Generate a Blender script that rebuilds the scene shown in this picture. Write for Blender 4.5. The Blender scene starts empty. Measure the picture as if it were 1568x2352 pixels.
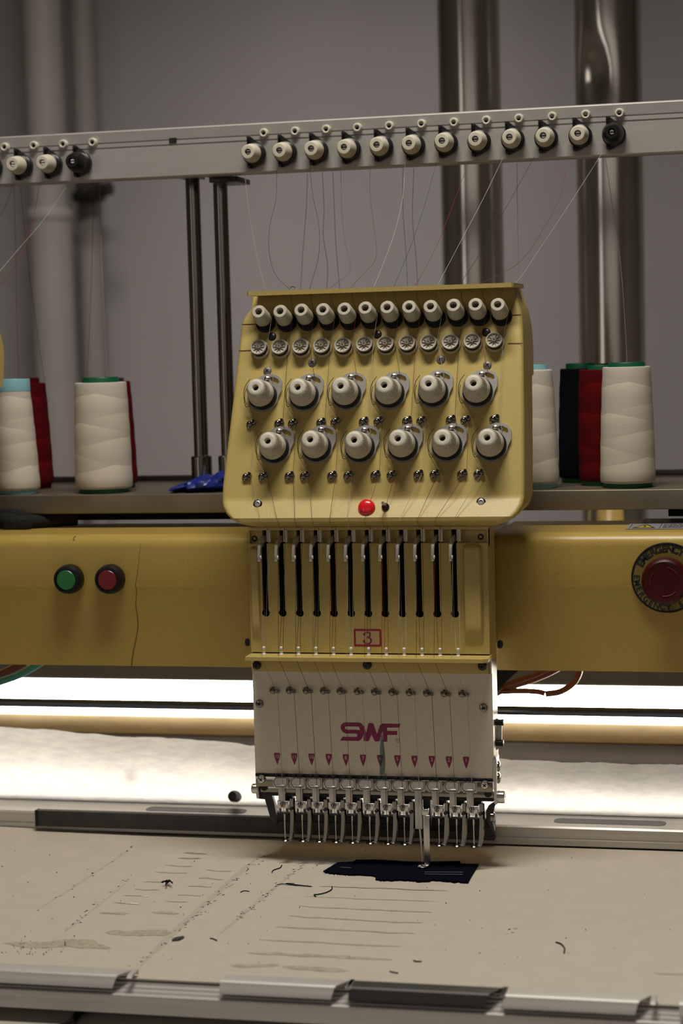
import bpy, bmesh, math, random
import numpy as np
from mathutils import Vector, Matrix, noise as mnoise
from mathutils.geometry import tessellate_polygon

S = bpy.context.scene
COL = S.collection
PI = math.pi
RND = random.Random(7)

# ------------------------------------------------------------------ camera
FPX, IW, IH = 4400.0, 1568.0, 2352.0
YAW, PITCH, ROLL = [math.radians(a) for a in (13.0242, 4.7405, 1.5178)]
CAM = Vector((0.41266507, -1.89119842, 1.37745747))
fw = Vector((-math.sin(YAW) * math.cos(PITCH), math.cos(YAW) * math.cos(PITCH), -math.sin(PITCH)))
r0 = Vector((math.cos(YAW), math.sin(YAW), 0))
u0 = r0.cross(fw)
cr = math.cos(ROLL) * r0 - math.sin(ROLL) * u0
cu = math.sin(ROLL) * r0 + math.cos(ROLL) * u0
cd = bpy.data.cameras.new('camera')
cam = bpy.data.objects.new('camera', cd)
COL.objects.link(cam)
cam.matrix_world = Matrix(((cr.x, cu.x, -fw.x, CAM.x), (cr.y, cu.y, -fw.y, CAM.y),
                           (cr.z, cu.z, -fw.z, CAM.z), (0, 0, 0, 1)))
cd.sensor_fit = 'VERTICAL'
cd.sensor_height = 36.0
cd.lens = FPX / IH * 36.0
cd.clip_start = 0.05
cd.dof.use_dof = True
cd.dof.focus_distance = 1.93
cd.dof.aperture_fstop = 5.2
S.camera = cam

# ------------------------------------------------------------------ world, lights, exposure
S.view_settings.view_transform = 'Standard'
S.view_settings.look = 'None'
S.view_settings.gamma = 1.0
S.view_settings.use_curve_mapping = False
S.view_settings.exposure = -0.36
W = bpy.data.worlds.new('room_air')
S.world = W
W.use_nodes = True
W.node_tree.nodes['Background'].inputs[0].default_value = (1.0, 0.93, 0.86, 1)
W.node_tree.nodes['Background'].inputs[1].default_value = 0.05


def area_light(name, loc, target, sx, sy, power, color, spread=180):
    l = bpy.data.lights.new(name, 'AREA')
    l.shape = 'RECTANGLE'
    l.size, l.size_y = sx, sy
    l.energy = power
    l.color = color
    l.spread = math.radians(spread)
    o = bpy.data.objects.new(name, l)
    COL.objects.link(o)
    o.location = loc
    d = Vector(target) - Vector(loc)
    o.rotation_euler = d.to_track_quat('-Z', 'Y').to_euler()
    return o


area_light('ceiling_fluorescent', (0.10, -0.46, 2.85), (0.05, -0.12, 1.0), 0.8, 0.20, 25.0, (1.0, 0.945, 0.85), 150)
area_light('back_wall_fill', (-0.35, 0.75, 2.95), (-0.35, 2.0, 0.75), 0.8, 0.2, 2.7, (1.0, 0.945, 0.92), 62)  # added fill that brightens the back wall, not a known lamp
area_light('front_wall_fill', (0.9, -2.9, 2.6), (0.9, -3.6, 1.5), 3.4, 0.2, 16.0, (1.0, 0.95, 0.88), 110)  # added light on the unseen front wall, brightens what the ducts reflect
area_light('room_window', (-1.9, -3.3, 1.5), (0.1, 0.9, 1.3), 0.30, 1.9, 4.5, (1.0, 0.90, 0.85))


# ------------------------------------------------------------------ pixel rays -> places in the room
def ray(x, y):
    return fw + cr * ((x - IW / 2) / FPX) - cu * ((y - IH / 2) / FPX)


def PY(x, y, Y):
    d = ray(x, y)
    return CAM + d * ((Y - CAM.y) / d.y)


def PZ(x, y, Z):
    d = ray(x, y)
    return CAM + d * ((Z - CAM.z) / d.z)


def PN(x, y, p, n):
    d = ray(x, y)
    return CAM + d * ((p - CAM).dot(n) / d.dot(n))


# ------------------------------------------------------------------ materials
def mat(name, col, rough=0.5, metal=0.0, nscale=0, namt=0.0, bump=0.0, bscale=None, spec=0.5, emit=None, estr=0,
        alpha=1.0, stretch=(1, 1, 1), coat=0.0):
    m = bpy.data.materials.new(name)
    m.use_nodes = True
    nt = m.node_tree
    b = nt.nodes['Principled BSDF']
    b.inputs['Base Color'].default_value = (*col, 1)
    b.inputs['Roughness'].default_value = rough
    b.inputs['Metallic'].default_value = metal
    b.inputs['Specular IOR Level'].default_value = spec
    b.inputs['Alpha'].default_value = alpha
    b.inputs['Coat Weight'].default_value = coat
    if emit:
        b.inputs['Emission Color'].default_value = (*emit, 1)
        b.inputs['Emission Strength'].default_value = estr
    if nscale or bump:
        tc = nt.nodes.new('ShaderNodeTexCoord')
        mp = nt.nodes.new('ShaderNodeMapping')
        mp.inputs['Scale'].default_value = stretch
        nt.links.new(tc.outputs['Object'], mp.inputs['Vector'])
    if nscale and namt:
        n = nt.nodes.new('ShaderNodeTexNoise')
        n.inputs['Scale'].default_value = nscale
        n.inputs['Detail'].default_value = 4
        nt.links.new(mp.outputs[0], n.inputs['Vector'])
        cr_ = nt.nodes.new('ShaderNodeValToRGB')
        cr_.color_ramp.elements[0].position = 0.3
        cr_.color_ramp.elements[1].position = 0.7
        cr_.color_ramp.elements[0].color = (*[c * (1 - namt) for c in col], 1)
        cr_.color_ramp.elements[1].color = (*[min(1, c * (1 + namt)) for c in col], 1)
        nt.links.new(n.outputs['Fac'], cr_.inputs['Fac'])
        nt.links.new(cr_.outputs['Color'], b.inputs['Base Color'])
    if bump:
        n2 = nt.nodes.new('ShaderNodeTexNoise')
        n2.inputs['Scale'].default_value = bscale or nscale
        n2.inputs['Detail'].default_value = 3
        nt.links.new(mp.outputs[0], n2.inputs['Vector'])
        bp = nt.nodes.new('ShaderNodeBump')
        bp.inputs['Strength'].default_value = bump
        bp.inputs['Distance'].default_value = 0.002
        nt.links.new(n2.outputs['Fac'], bp.inputs['Height'])
        nt.links.new(bp.outputs[0], b.inputs['Normal'])
    return m


M = {}
M['wall'] = mat('wall_paint', (0.47, 0.437, 0.432), 0.8, nscale=3, namt=0.04, bump=0.08, bscale=160)
M['wallfar'] = mat('far_wall_paint', (0.36, 0.33, 0.30), 0.8, nscale=3, namt=0.05)
M['floor'] = mat('floor_paint', (0.25, 0.24, 0.22), 0.6, nscale=4, namt=0.1)
M['yellow'] = mat('yellow_enamel', (0.495, 0.375, 0.118), 0.42, nscale=900, namt=0.10, bump=0.05, bscale=700)
M['yellow2'] = mat('yellow_enamel_beam', (0.415, 0.285, 0.062), 0.34, nscale=900, namt=0.10, bump=0.05, bscale=700)
M['cream'] = mat('cream_plastic', (0.56, 0.52, 0.425), 0.5, nscale=120, namt=0.06)
M['creamgrey'] = mat('grey_cream_plastic', (0.46, 0.42, 0.335), 0.5, nscale=200, namt=0.10)
M['hubgrey'] = mat('worn_grey_plastic', (0.30, 0.265, 0.21), 0.6, nscale=500, namt=0.35)
M['flange'] = mat('yellowed_cream_plastic', (0.50, 0.42, 0.24), 0.5)
M['lever'] = mat('dull_lever_steel', (0.50, 0.48, 0.44), 0.36, 0.75)
M['brsteel'] = mat('bracket_steel', (0.52, 0.50, 0.47), 0.38, 0.75)
M['screwgrey'] = mat('grey_screw', (0.17, 0.16, 0.15), 0.5, 0.4)
M['dchrome'] = mat('smoked_chrome', (0.24, 0.23, 0.22), 0.14, 1.0)
M['plate'] = mat('ivory_plate_paint', (0.70, 0.63, 0.52), 0.5, nscale=500, namt=0.05, bump=0.03, bscale=600)
M['steel'] = mat('bright_steel', (0.62, 0.60, 0.56), 0.25, 1.0, nscale=90, namt=0.08)
M['satin'] = mat('satin_steel', (0.55, 0.53, 0.49), 0.42, 0.85, nscale=120, namt=0.08)
M['chrome'] = mat('dark_chrome', (0.26, 0.245, 0.22), 0.16, 1.0)
M['darkmetal'] = mat('blackened_steel', (0.035, 0.034, 0.033), 0.32, 0.6)
M['black'] = mat('black_plastic', (0.008, 0.008, 0.008), 0.35, spec=0.3)
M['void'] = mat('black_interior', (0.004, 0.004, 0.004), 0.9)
M['hole'] = mat('dark_hole', (0.006, 0.005, 0.005), 0.8)
M['ceramic'] = mat('white_ceramic', (0.72, 0.67, 0.58), 0.3)
M['alu'] = mat('brushed_aluminium', (0.52, 0.50, 0.47), 0.42, 0.75, nscale=60, namt=0.10, stretch=(0.05, 1, 6))
M['aluclip'] = mat('dull_aluminium', (0.56, 0.535, 0.50), 0.48, 0.30, nscale=60, namt=0.08, stretch=(0.05, 1, 6))
M['alurail'] = mat('anodised_rail', (0.43, 0.41, 0.38), 0.45, 0.45, nscale=260, namt=0.05, stretch=(0.1, 1, 1))
M['shelf'] = mat('shelf_steel', (0.20, 0.17, 0.125), 0.42, 0.6, nscale=15, namt=0.12)
M['duct'] = mat('galvanised_duct', (0.70, 0.67, 0.60), 0.17, 1.0, nscale=4, namt=0.14, bump=0.35, bscale=3.5, stretch=(1, 1, 0.25))
M['pvc'] = mat('painted_pipe', (0.46, 0.425, 0.39), 0.55, nscale=6, namt=0.06)
M['pipegrey'] = mat('painted_pipe_grey', (0.38, 0.345, 0.33), 0.6)
M['red'] = mat('red_lamp_cap', (0.75, 0.012, 0.020), 0.25, coat=0.5)
M['redbtn'] = mat('red_button', (0.15, 0.003, 0.005), 0.35)
M['estop'] = mat('red_mushroom_cap', (0.045, 0.001, 0.0015), 0.42, spec=0.3)
M['green'] = mat('green_button', (0.012, 0.14, 0.036), 0.35)
M['ringyel'] = mat('yellow_legend_ring', (0.17, 0.125, 0.02), 0.5)
M['ink'] = mat('black_print', (0.01, 0.01, 0.01), 0.6)
M['magenta'] = mat('magenta_print', (0.25, 0.012, 0.085), 0.5)
M['crimson'] = mat('crimson_print', (0.26, 0.008, 0.032), 0.5)
M['pinkish'] = mat('badge_ground', (0.47, 0.31, 0.17), 0.5)
M['pale'] = mat('pale_print', (0.62, 0.48, 0.46), 0.5)
M['stain'] = mat('teal_stain', (0.008, 0.12, 0.115), 0.7, alpha=0.5, nscale=250, namt=0.25)
M['label'] = mat('grey_label', (0.24, 0.235, 0.25), 0.45)
M['lblyel'] = mat('label_yellow', (0.48, 0.36, 0.03), 0.4)
M['sheet'] = mat('beige_sheet', (0.53, 0.482, 0.405), 0.75, nscale=40, namt=0.03, bump=0.05, bscale=400)
M['slit'] = mat('slit_mark', (0.41, 0.365, 0.275), 0.8, nscale=200, namt=0.2)
M['slitdark'] = mat('slit_mark_dark', (0.28, 0.25, 0.20), 0.8, nscale=200, namt=0.25)
M['tear'] = mat('lifted_edge', (0.75, 0.69, 0.58), 0.7)
M['smudge'] = mat('smudge_line', (0.36, 0.33, 0.31), 0.9, alpha=0.12, nscale=300, namt=0.3)
M['navy'] = mat('navy_cloth', (0.0022, 0.0025, 0.0075), 0.95, spec=0.05, nscale=600, namt=0.4, bump=0.3, bscale=900)
M['stitch'] = mat('grey_stitching', (0.16, 0.17, 0.20), 0.7)
M['lint'] = mat('dark_lint', (0.010, 0.010, 0.016), 0.9, spec=0.2)
M['blue'] = mat('blue_plastic_film', (0.004, 0.016, 0.17), 0.42)
M['orange'] = mat('orange_cable_jacket', (0.15, 0.034, 0.013), 0.3)
M['teal'] = mat('teal_cable_jacket', (0.03, 0.20, 0.19), 0.35)
M['brown'] = mat('brown_cable_jacket', (0.09, 0.02, 0.012), 0.4)
M['rod'] = mat('blued_steel_shaft', (0.10, 0.105, 0.13), 0.30, 1.0)
M['blackbar'] = mat('black_rubber_bar', (0.030, 0.029, 0.026), 0.6, nscale=60, namt=0.3)
M['darkclip'] = mat('dark_clip_metal', (0.05, 0.048, 0.045), 0.45, 0.5)
M['bed'] = mat('dark_polished_bed', (0.17, 0.155, 0.145), 0.22, 0.8)
M['beige'] = mat('beige_reflector', (0.60, 0.46, 0.26), 0.6, nscale=50, namt=0.12, stretch=(0.5, 1, 1))
M['housing'] = mat('lamp_housing', (0.16, 0.15, 0.14), 0.5)
M['lamp'] = mat('lit_tube', (1, 1, 1), 0.5, emit=(1.0, 0.95, 0.84), estr=27.0)
M['table'] = mat('pale_table_top', (0.50, 0.48, 0.42), 0.6)
M['cored'] = mat('green_cone_core', (0.0, 0.085, 0.032), 0.45)
M['coreb'] = mat('light_blue_cone_core', (0.22, 0.46, 0.52), 0.4)
M['corered'] = mat('dark_core', (0.02, 0.02, 0.03), 0.5)


def cone_mat(name, col, amt=0.10):
    m = mat(name, col, 0.9, spec=0.12)
    nt = m.node_tree
    b = nt.nodes['Principled BSDF']
    tc = nt.nodes.new('ShaderNodeTexCoord')
    prev = None
    for sgn in (1, -1):
        mp = nt.nodes.new('ShaderNodeMapping')
        mp.inputs['Rotation'].default_value = (0, sgn * 0.24, 0)
        nt.links.new(tc.outputs['Object'], mp.inputs['Vector'])
        w = nt.nodes.new('ShaderNodeTexWave')
        w.bands_direction = 'Z'
        w.inputs['Scale'].default_value = 10.0 + sgn * 1.5
        w.inputs['Distortion'].default_value = 1.5
        w.inputs['Detail'].default_value = 2
        w.wave_profile = 'SAW'
        nt.links.new(mp.outputs[0], w.inputs['Vector'])
        if prev is None:
            prev = w.outputs['Fac']
        else:
            mx = nt.nodes.new('ShaderNodeMath')
            mx.operation = 'MULTIPLY'
            nt.links.new(prev, mx.inputs[0])
            nt.links.new(w.outputs['Fac'], mx.inputs[1])
            prev = mx.outputs[0]
    rp = nt.nodes.new('ShaderNodeValToRGB')
    rp.color_ramp.elements[0].color = (*[c * (1 - amt) for c in col], 1)
    rp.color_ramp.elements[1].color = (*[min(1, c * (1 + amt)) for c in col], 1)
    nt.links.new(prev, rp.inputs['Fac'])
    nt.links.new(rp.outputs['Color'], b.inputs['Base Color'])
    n = nt.nodes.new('ShaderNodeTexNoise')
    n.inputs['Scale'].default_value = 300
    mp = nt.nodes.new('ShaderNodeMapping')
    mp.inputs['Scale'].default_value = (0.15, 0.15, 6)
    nt.links.new(tc.outputs['Object'], mp.inputs['Vector'])
    nt.links.new(mp.outputs[0], n.inputs['Vector'])
    bp = nt.nodes.new('ShaderNodeBump')
    bp.inputs['Strength'].default_value = 0.12
    bp.inputs['Distance'].default_value = 0.001
    nt.links.new(n.outputs['Fac'], bp.inputs['Height'])
    nt.links.new(bp.outputs[0], b.inputs['Normal'])
    return m


M['conewhite'] = cone_mat('white_thread', (0.66, 0.60, 0.515), 0.17)
M['conered'] = cone_mat('dark_red_thread', (0.11, 0.002, 0.004), 0.3)
M['conenavy'] = cone_mat('navy_thread', (0.002, 0.0025, 0.006), 0.3)
M['coneblack'] = cone_mat('black_thread', (0.006, 0.005, 0.007), 0.3)


def fleece_mat():
    m = mat('white_fleece', (0.70, 0.66, 0.62), 0.9, bump=0.3, bscale=260)
    nt = m.node_tree
    b = nt.nodes['Principled BSDF']
    tc = nt.nodes.new('ShaderNodeTexCoord')
    mp = nt.nodes.new('ShaderNodeMapping')
    mp.inputs['Scale'].default_value = (0.4, 1, 1)
    nt.links.new(tc.outputs['Object'], mp.inputs['Vector'])
    n = nt.nodes.new('ShaderNodeTexNoise')
    n.inputs['Scale'].default_value = 110
    n.inputs['Detail'].default_value = 6
    n.inputs['Roughness'].default_value = 0.65
    nt.links.new(mp.outputs[0], n.inputs['Vector'])
    rp = nt.nodes.new('ShaderNodeValToRGB')
    rp.color_ramp.elements[0].position = 0.3
    rp.color_ramp.elements[1].position = 0.6
    rp.color_ramp.elements[0].color = (0.74, 0.725, 0.74, 1)
    rp.color_ramp.elements[1].color = (0.90, 0.88, 0.86, 1)
    nt.links.new(n.outputs['Fac'], rp.inputs['Fac'])
    # silhouette of something behind the fleece, painted in as a round darker spot
    c = PY(300, 1785, 0.155)
    vs = nt.nodes.new('ShaderNodeVectorMath')
    vs.operation = 'DISTANCE'
    vs.inputs[1].default_value = (c.x, c.y, c.z)
    nt.links.new(tc.outputs['Object'], vs.inputs[0])
    r2 = nt.nodes.new('ShaderNodeMapRange')
    r2.inputs['From Min'].default_value = 0.002
    r2.inputs['From Max'].default_value = 0.013
    r2.inputs['To Min'].default_value = 0.45
    r2.inputs['To Max'].default_value = 0.0
    nt.links.new(vs.outputs['Value'], r2.inputs['Value'])
    mx = nt.nodes.new('ShaderNodeMixRGB')
    mx.inputs['Color2'].default_value = (0.28, 0.25, 0.25, 1)
    nt.links.new(r2.outputs[0], mx.inputs['Fac'])
    nt.links.new(rp.outputs['Color'], mx.inputs['Color1'])
    nt.links.new(mx.outputs[0], b.inputs['Base Color'])
    tr = nt.nodes.new('ShaderNodeBsdfTranslucent')
    nt.links.new(mx.outputs[0], tr.inputs['Color'])
    ms = nt.nodes.new('ShaderNodeMixShader')
    ms.inputs[0].default_value = 0.84
    nt.links.new(b.outputs[0], ms.inputs[1])
    nt.links.new(tr.outputs[0], ms.inputs[2])
    nt.links.new(ms.outputs[0], nt.nodes['Material Output'].inputs['Surface'])
    return m


M['fleece'] = fleece_mat()


# ------------------------------------------------------------------ mesh builder
X3, Y3, Z3 = Vector((1, 0, 0)), Vector((0, 1, 0)), Vector((0, 0, 1))


class MB:
    def __init__(s):
        s.v, s.f, s.m = [], [], []

    def add(s, vs, fs, mi=0):
        k = len(s.v)
        s.v += [Vector(p) for p in vs]
        s.f += [[i + k for i in q] for q in fs]
        s.m += [mi] * len(fs)
        return s

    def loft(s, rings, closed=True, cap=(True, True), mi=0):
        n = len(rings[0])
        vs = [p for r in rings for p in r]
        fs = []
        for a in range(len(rings) - 1):
            for j in range(n if closed else n - 1):
                j2 = (j + 1) % n
                fs.append([a * n + j, a * n + j2, (a + 1) * n + j2, (a + 1) * n + j])
        if cap[0]:
            fs.append(list(range(n))[::-1])
        if cap[1]:
            fs.append([(len(rings) - 1) * n + j for j in range(n)])
        return s.add(vs, fs, mi)

    def box(s, c, size, ax=(X3, Y3, Z3), bev=0.0, mi=0):
        c = Vector(c)
        bm = bmesh.new()
        bmesh.ops.create_cube(bm, size=1)
        for v in bm.verts:
            v.co = Vector((v.co.x * size[0], v.co.y * size[1], v.co.z * size[2]))
        if bev:
            bmesh.ops.bevel(bm, geom=bm.edges[:], offset=bev, segments=3, profile=0.5, affect='EDGES')
        bm.verts.index_update()
        vs = [c + ax[0] * v.co.x + ax[1] * v.co.y + ax[2] * v.co.z for v in bm.verts]
        fs = [[v.index for v in f.verts] for f in bm.faces]
        bm.free()
        return s.add(vs, fs, mi)

    def span(s, a, b, bev=0.0, mi=0):
        a, b = Vector(a), Vector(b)
        return s.box((a + b) / 2, [abs(b[i] - a[i]) for i in range(3)], bev=bev, mi=mi)

    def lathe(s, o, n, prof, seg=32, knurl=(), kamp=0.0, cap=(True, True), mi=0, up=None):
        o, n = Vector(o), Vector(n).normalized()
        e1 = (up or (X3 if abs(n.x) < 0.8 else Y3))
        e1 = (e1 - n * e1.dot(n)).normalized()
        e2 = n.cross(e1)
        rings = []
        for k, (r, h) in enumerate(prof):
            rg = []
            for j in range(seg):
                a = 2 * PI * j / seg
                rr = r + (kamp if j % 2 else -kamp) * (1 if k in knurl else 0)
                rg.append(o + n * h + e1 * (rr * math.cos(a)) + e2 * (rr * math.sin(a)))
            rings.append(rg)
        return s.loft(rings, True, cap, mi)

    def tube(s, pts, r, seg=8, mi=0, sub=4, smooth=True):
        pts = [Vector(p) for p in pts]
        if smooth and len(pts) > 2:
            q = [pts[0] * 2 - pts[1]] + pts + [pts[-1] * 2 - pts[-2]]
            out = []
            for i in range(1, len(q) - 2):
                p0, p1, p2, p3 = q[i - 1:i + 3]
                for k in range(sub):
                    t = k / sub
                    out.append(0.5 * ((2 * p1) + (p2 - p0) * t + (2 * p0 - 5 * p1 + 4 * p2 - p3) * t * t
                                      + (3 * p1 - p0 - 3 * p2 + p3) * t ** 3))
            out.append(pts[-1])
            pts = out
        rings = []
        t = (pts[1] - pts[0]).normalized()
        e = (X3 if abs(t.x) < 0.7 else Y3)
        for i, p in enumerate(pts):
            t = (pts[min(i + 1, len(pts) - 1)] - pts[max(i - 1, 0)])
            t = t.normalized() if t.length > 1e-9 else Z3
            e = (e - t * e.dot(t))
            e = e.normalized() if e.length > 1e-6 else t.orthogonal().normalized()
            b = t.cross(e)
            rr = r(i / (len(pts) - 1)) if callable(r) else r
            rings.append([p + e * rr * math.cos(2 * PI * j / seg) + b * rr * math.sin(2 * PI * j / seg) for j in range(seg)])
        return s.loft(rings, True, (True, True), mi)

    def prism(s, poly, o, ex, ey, depth, holes=(), mi=0):
        """2-D outline (optionally with holes) at o + ex*x + ey*y, pushed back along -(ex x ey) by depth"""
        o, ex, ey = Vector(o), Vector(ex), Vector(ey)
        n = ex.cross(ey)
        loops = [list(poly)] + [list(h) for h in holes]
        flat = [p for l in loops for p in l]
        tris = tessellate_polygon([[Vector((p[0], p[1], 0)) for p in l] for l in loops])
        N = len(flat)
        f3 = [o + ex * p[0] + ey * p[1] for p in flat]
        if depth == 0:
            fs = []
            for t in tris:
                a, b, c = [Vector((*flat[i], 0)) for i in t]
                fs.append(list(t) if (b - a).cross(c - a).z > 0 else list(t)[::-1])
            return s.add(f3, fs, mi)
        vs = f3 + [p - n * depth for p in f3]
        fs = []
        for t in tris:
            a, b, c = [Vector((*flat[i], 0)) for i in t]
            t = list(t) if (b - a).cross(c - a).z > 0 else list(t)[::-1]
            fs.append(t)
            fs.append([i + N for i in t][::-1])
        k = 0
        for l in loops:
            m_ = len(l)
            for j in range(m_):
                a, b = k + j, k + (j + 1) % m_
                fs.append([a, a + N, b + N, b])
            k += m_
        return s.add(vs, fs, mi)

    def strip(s, pts, widths, o, ex, ey, depth=0.0, mi=0):
        """flat stroke of varying width through 2-D points"""
        n = len(pts)
        L, R_ = [], []
        for i in range(n):
            a, b = Vector(pts[max(i - 1, 0)]), Vector(pts[min(i + 1, n - 1)])
            t = (b - a).normalized()
            nn = Vector((-t.y, t.x))
            w = widths[i] if hasattr(widths, '__len__') else widths
            p = Vector(pts[i])
            L.append(p + nn * w / 2)
            R_.append(p - nn * w / 2)
        vs = [o + ex * p.x + ey * p.y for p in L + R_]
        fs = [[i + n, i + 1 + n, i + 1, i] for i in range(n - 1)]
        return s.add(vs, fs, mi)

    def text(s, body, size, o, ex, ey, mi=0, bold=0.0, align='CENTER'):
        c = bpy.data.curves.new('t', 'FONT')
        c.body = body
        c.size = size
        c.align_x = align
        c.align_y = 'CENTER'
        c.offset = bold * size
        c.resolution_u = 3
        ob = bpy.data.objects.new('t', c)
        COL.objects.link(ob)
        dg = bpy.context.evaluated_depsgraph_get()
        me = ob.evaluated_get(dg).to_mesh()
        vs = [o + ex * v.co.x + ey * v.co.y for v in me.vertices]
        fs = [list(p.vertices) for p in me.polygons]
        s.add(vs, fs, mi)
        ob.evaluated_get(dg).to_mesh_clear()
        bpy.data.objects.remove(ob)
        bpy.data.curves.remove(c)
        return s


WPOS = {}
CACHE = {}


def mesh_of(name, mb, mats, origin, smooth=38, fix=True):
    me = bpy.data.meshes.new(name)
    me.from_pydata([tuple(v - origin) for v in mb.v], [], mb.f)
    for m in mats:
        me.materials.append(m)
    for p, mi in zip(me.polygons, mb.m):
        p.material_index = mi
    if fix:
        bm = bmesh.new()
        bm.from_mesh(me)
        bmesh.ops.recalc_face_normals(bm, faces=bm.faces)
        bm.to_mesh(me)
        bm.free()
    if smooth:
        for p in me.polygons:
            p.use_smooth = True
        me.set_sharp_from_angle(angle=math.radians(smooth))
    me.update()
    return me


def link(name, data, parent, origin):
    o = bpy.data.objects.new(name, data)
    COL.objects.link(o)
    WPOS[o] = Vector(origin)
    if parent:
        o.parent = parent
        o.location = Vector(origin) - WPOS[parent]
    else:
        o.location = origin
    return o


def obj(name, mb, mats, parent=None, origin=None, smooth=38, label=None, fix=True):
    if not isinstance(mats, (list, tuple)):
        mats = [mats]
    if origin is None:
        lo = Vector([min(v[i] for v in mb.v) for i in range(3)])
        hi = Vector([max(v[i] for v in mb.v) for i in range(3)])
        origin = (lo + hi) / 2
        if parent is None:
            origin.z = lo.z
    o = link(name, mesh_of(name, mb, mats, Vector(origin), smooth, fix), parent, origin)
    if label:
        o['label'] = label
    return o


def part(name, key, fn, mats, parent, origin, smooth=38, label=None):
    """a repeated part: the mesh is built once per key, around the origin, and shared by the copies"""
    if key not in CACHE:
        CACHE[key] = mesh_of(name, fn(), mats if isinstance(mats, (list, tuple)) else [mats], Vector((0, 0, 0)), smooth)
    o = link(name, CACHE[key], parent, origin)
    if label:
        o['label'] = label
    return o


def thing(name, label, cat, loc, group=None):
    o = bpy.data.objects.new(name, None)
    o.empty_display_size = 0.02
    COL.objects.link(o)
    o.location = loc
    WPOS[o] = Vector(loc)
    return tag(o, label, cat, group)


def tag(o, label, cat, group=None, kind=None):
    o['label'] = label
    o['category'] = cat
    if group:
        o['group'] = group
    if kind:
        o['kind'] = kind
    return o


def struct(o):
    o['kind'] = 'structure'
    return o


def rrect(w, h, r, n=5):
    r = max(1e-5, min(r, w / 2 - 1e-6, h / 2 - 1e-6))
    p = []
    for cx, cy, a0 in ((w / 2 - r, h / 2 - r, 0), (-w / 2 + r, h / 2 - r, 90), (-w / 2 + r, -h / 2 + r, 180), (w / 2 - r, -h / 2 + r, 270)):
        for k in range(n + 1):
            a = math.radians(a0 + 90 * k / n)
            p.append((cx + r * math.cos(a), cy + r * math.sin(a)))
    return p


def circ(r, n=24, c=(0, 0)):
    return [(c[0] + r * math.cos(2 * PI * k / n), c[1] + r * math.sin(2 * PI * k / n)) for k in range(n)]


def pad(mb, o, ex, ey, w, h, r, d, mi=0, fade=0.22):
    """raised rib: soft rounded sides and top, running out into the surface at its foot"""
    n = ex.cross(ey)
    rings = []
    N = 40
    for i in range(N + 1):
        f = i / N
        y = -h / 2 + h * f
        top = 1 - f
        k = math.sqrt(max(0.0, 1 - max(0.0, 1 - top * h / r) ** 2)) if top * h < r else 1.0
        q = min(1.0, f / fade)
        k *= q * q * (3 - 2 * q)
        ww = w - 2 * r * 0.5 * (1 - (math.sqrt(max(0.0, 1 - max(0.0, 1 - top * h / r) ** 2)) if top * h < r else 1.0))
        rg = [o + ex * (-ww / 2) + ey * y - n * 0.0005]
        for a in range(9):
            t = PI / 2 * a / 8
            rg.append(o + ex * (-ww / 2 + r * 0.4 * (1 - math.cos(t))) + ey * y + n * (d * k * math.sin(t)))
        rg.append(o + ex * (-ww / 2 + r * 0.4 + 0.001) + ey * y + n * (d * k))
        rg.append(o + ex * (ww / 2 - r * 0.4 - 0.001) + ey * y + n * (d * k))
        for a in range(9):
            t = PI / 2 * (1 - a / 8)
            rg.append(o + ex * (ww / 2 - r * 0.4 * (1 - math.cos(t))) + ey * y + n * (d * k * math.sin(t)))
        rg.append(o + ex * (ww / 2) + ey * y - n * 0.0005)
        rings.append(rg)
    mb.loft(rings, True, (True, True), mi)
    return mb


# ================================================================== the setting
WY = 2.0
mb = MB().span((-2.7, WY, 0), (2.7, WY + 0.1, 3.1))
struct(obj('wall_back', mb, M['wall']))
mb = MB().span((-2.7, -3.6, -0.1), (2.7, WY, 0.0))
struct(obj('floor', mb, M['floor']))
struct(obj('wall_left', MB().span((-2.8, -3.6, 0), (-2.7, WY, 3.1)), M['wallfar']))
struct(obj('wall_right', MB().span((2.7, -3.6, 0), (2.8, WY, 3.1)), M['wallfar']))
struct(obj('wall_front', MB().span((-2.7, -3.7, 0), (2.7, -3.6, 3.1)), M['wall']))
struct(obj('ceiling', MB().span((-2.7, -3.6, 3.1), (2.7, WY, 3.2)), M['wallfar']))

# ------------------------------------------------------------------ ducts and pipes in front of the wall
def duct(x, y, Y, r, label, dent=None, lean=0.0):
    c = PY(x, y, Y)
    t = thing('metal_duct', label, 'duct', (c.x, Y, 0.0), 'bright metal ducts along the wall')
    mb = MB()
    rings = []
    zs = [0.0 + 0.02 * k for k in range(151)]
    for z in zs:
        rg = []
        for j in range(64):
            a = 2 * PI * j / 64
            rr = r * (1 + 0.006 * mnoise.noise((math.cos(a) * 1.2, math.sin(a) * 1.2 + x, z * 2.3)))
            p = Vector((c.x + lean * (z - c.z) + rr * math.cos(a), Y + rr * math.sin(a), z))
            if dent:
                d = Vector(((p.x - dent[0]) / 0.022, (p.z - dent[1]) / 0.045, 0)).length
                if p.y < Y:
                    p.y += 0.016 * math.exp(-d * d * 1.2)
            rg.append(p)
        rings.append(rg)
    mb.loft(rings, True, (True, True))
    obj('duct_tube', mb, M['duct'], t, (c.x, Y, 0), smooth=60)
    return t, c


t, c = duct(1074, 0, 0.86, 0.0445, 'thinner bright metal duct rising behind the middle of the tensioner rail')
s = PY(1017, 197, 0.80)
obj('rivet', MB().lathe((s.x, 0.835, s.z), (-0.6, -1, 0), [(0.003, -0.004), (0.003, 0.001), (0.0015, 0.003)], 12), M['chrome'], t)
dn = PY(1368, 190, 0.86)
duct(1393, 0, 0.86, 0.0475, 'wider dented bright metal duct rising behind the right cones', dent=(dn.x, dn.z))

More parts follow.
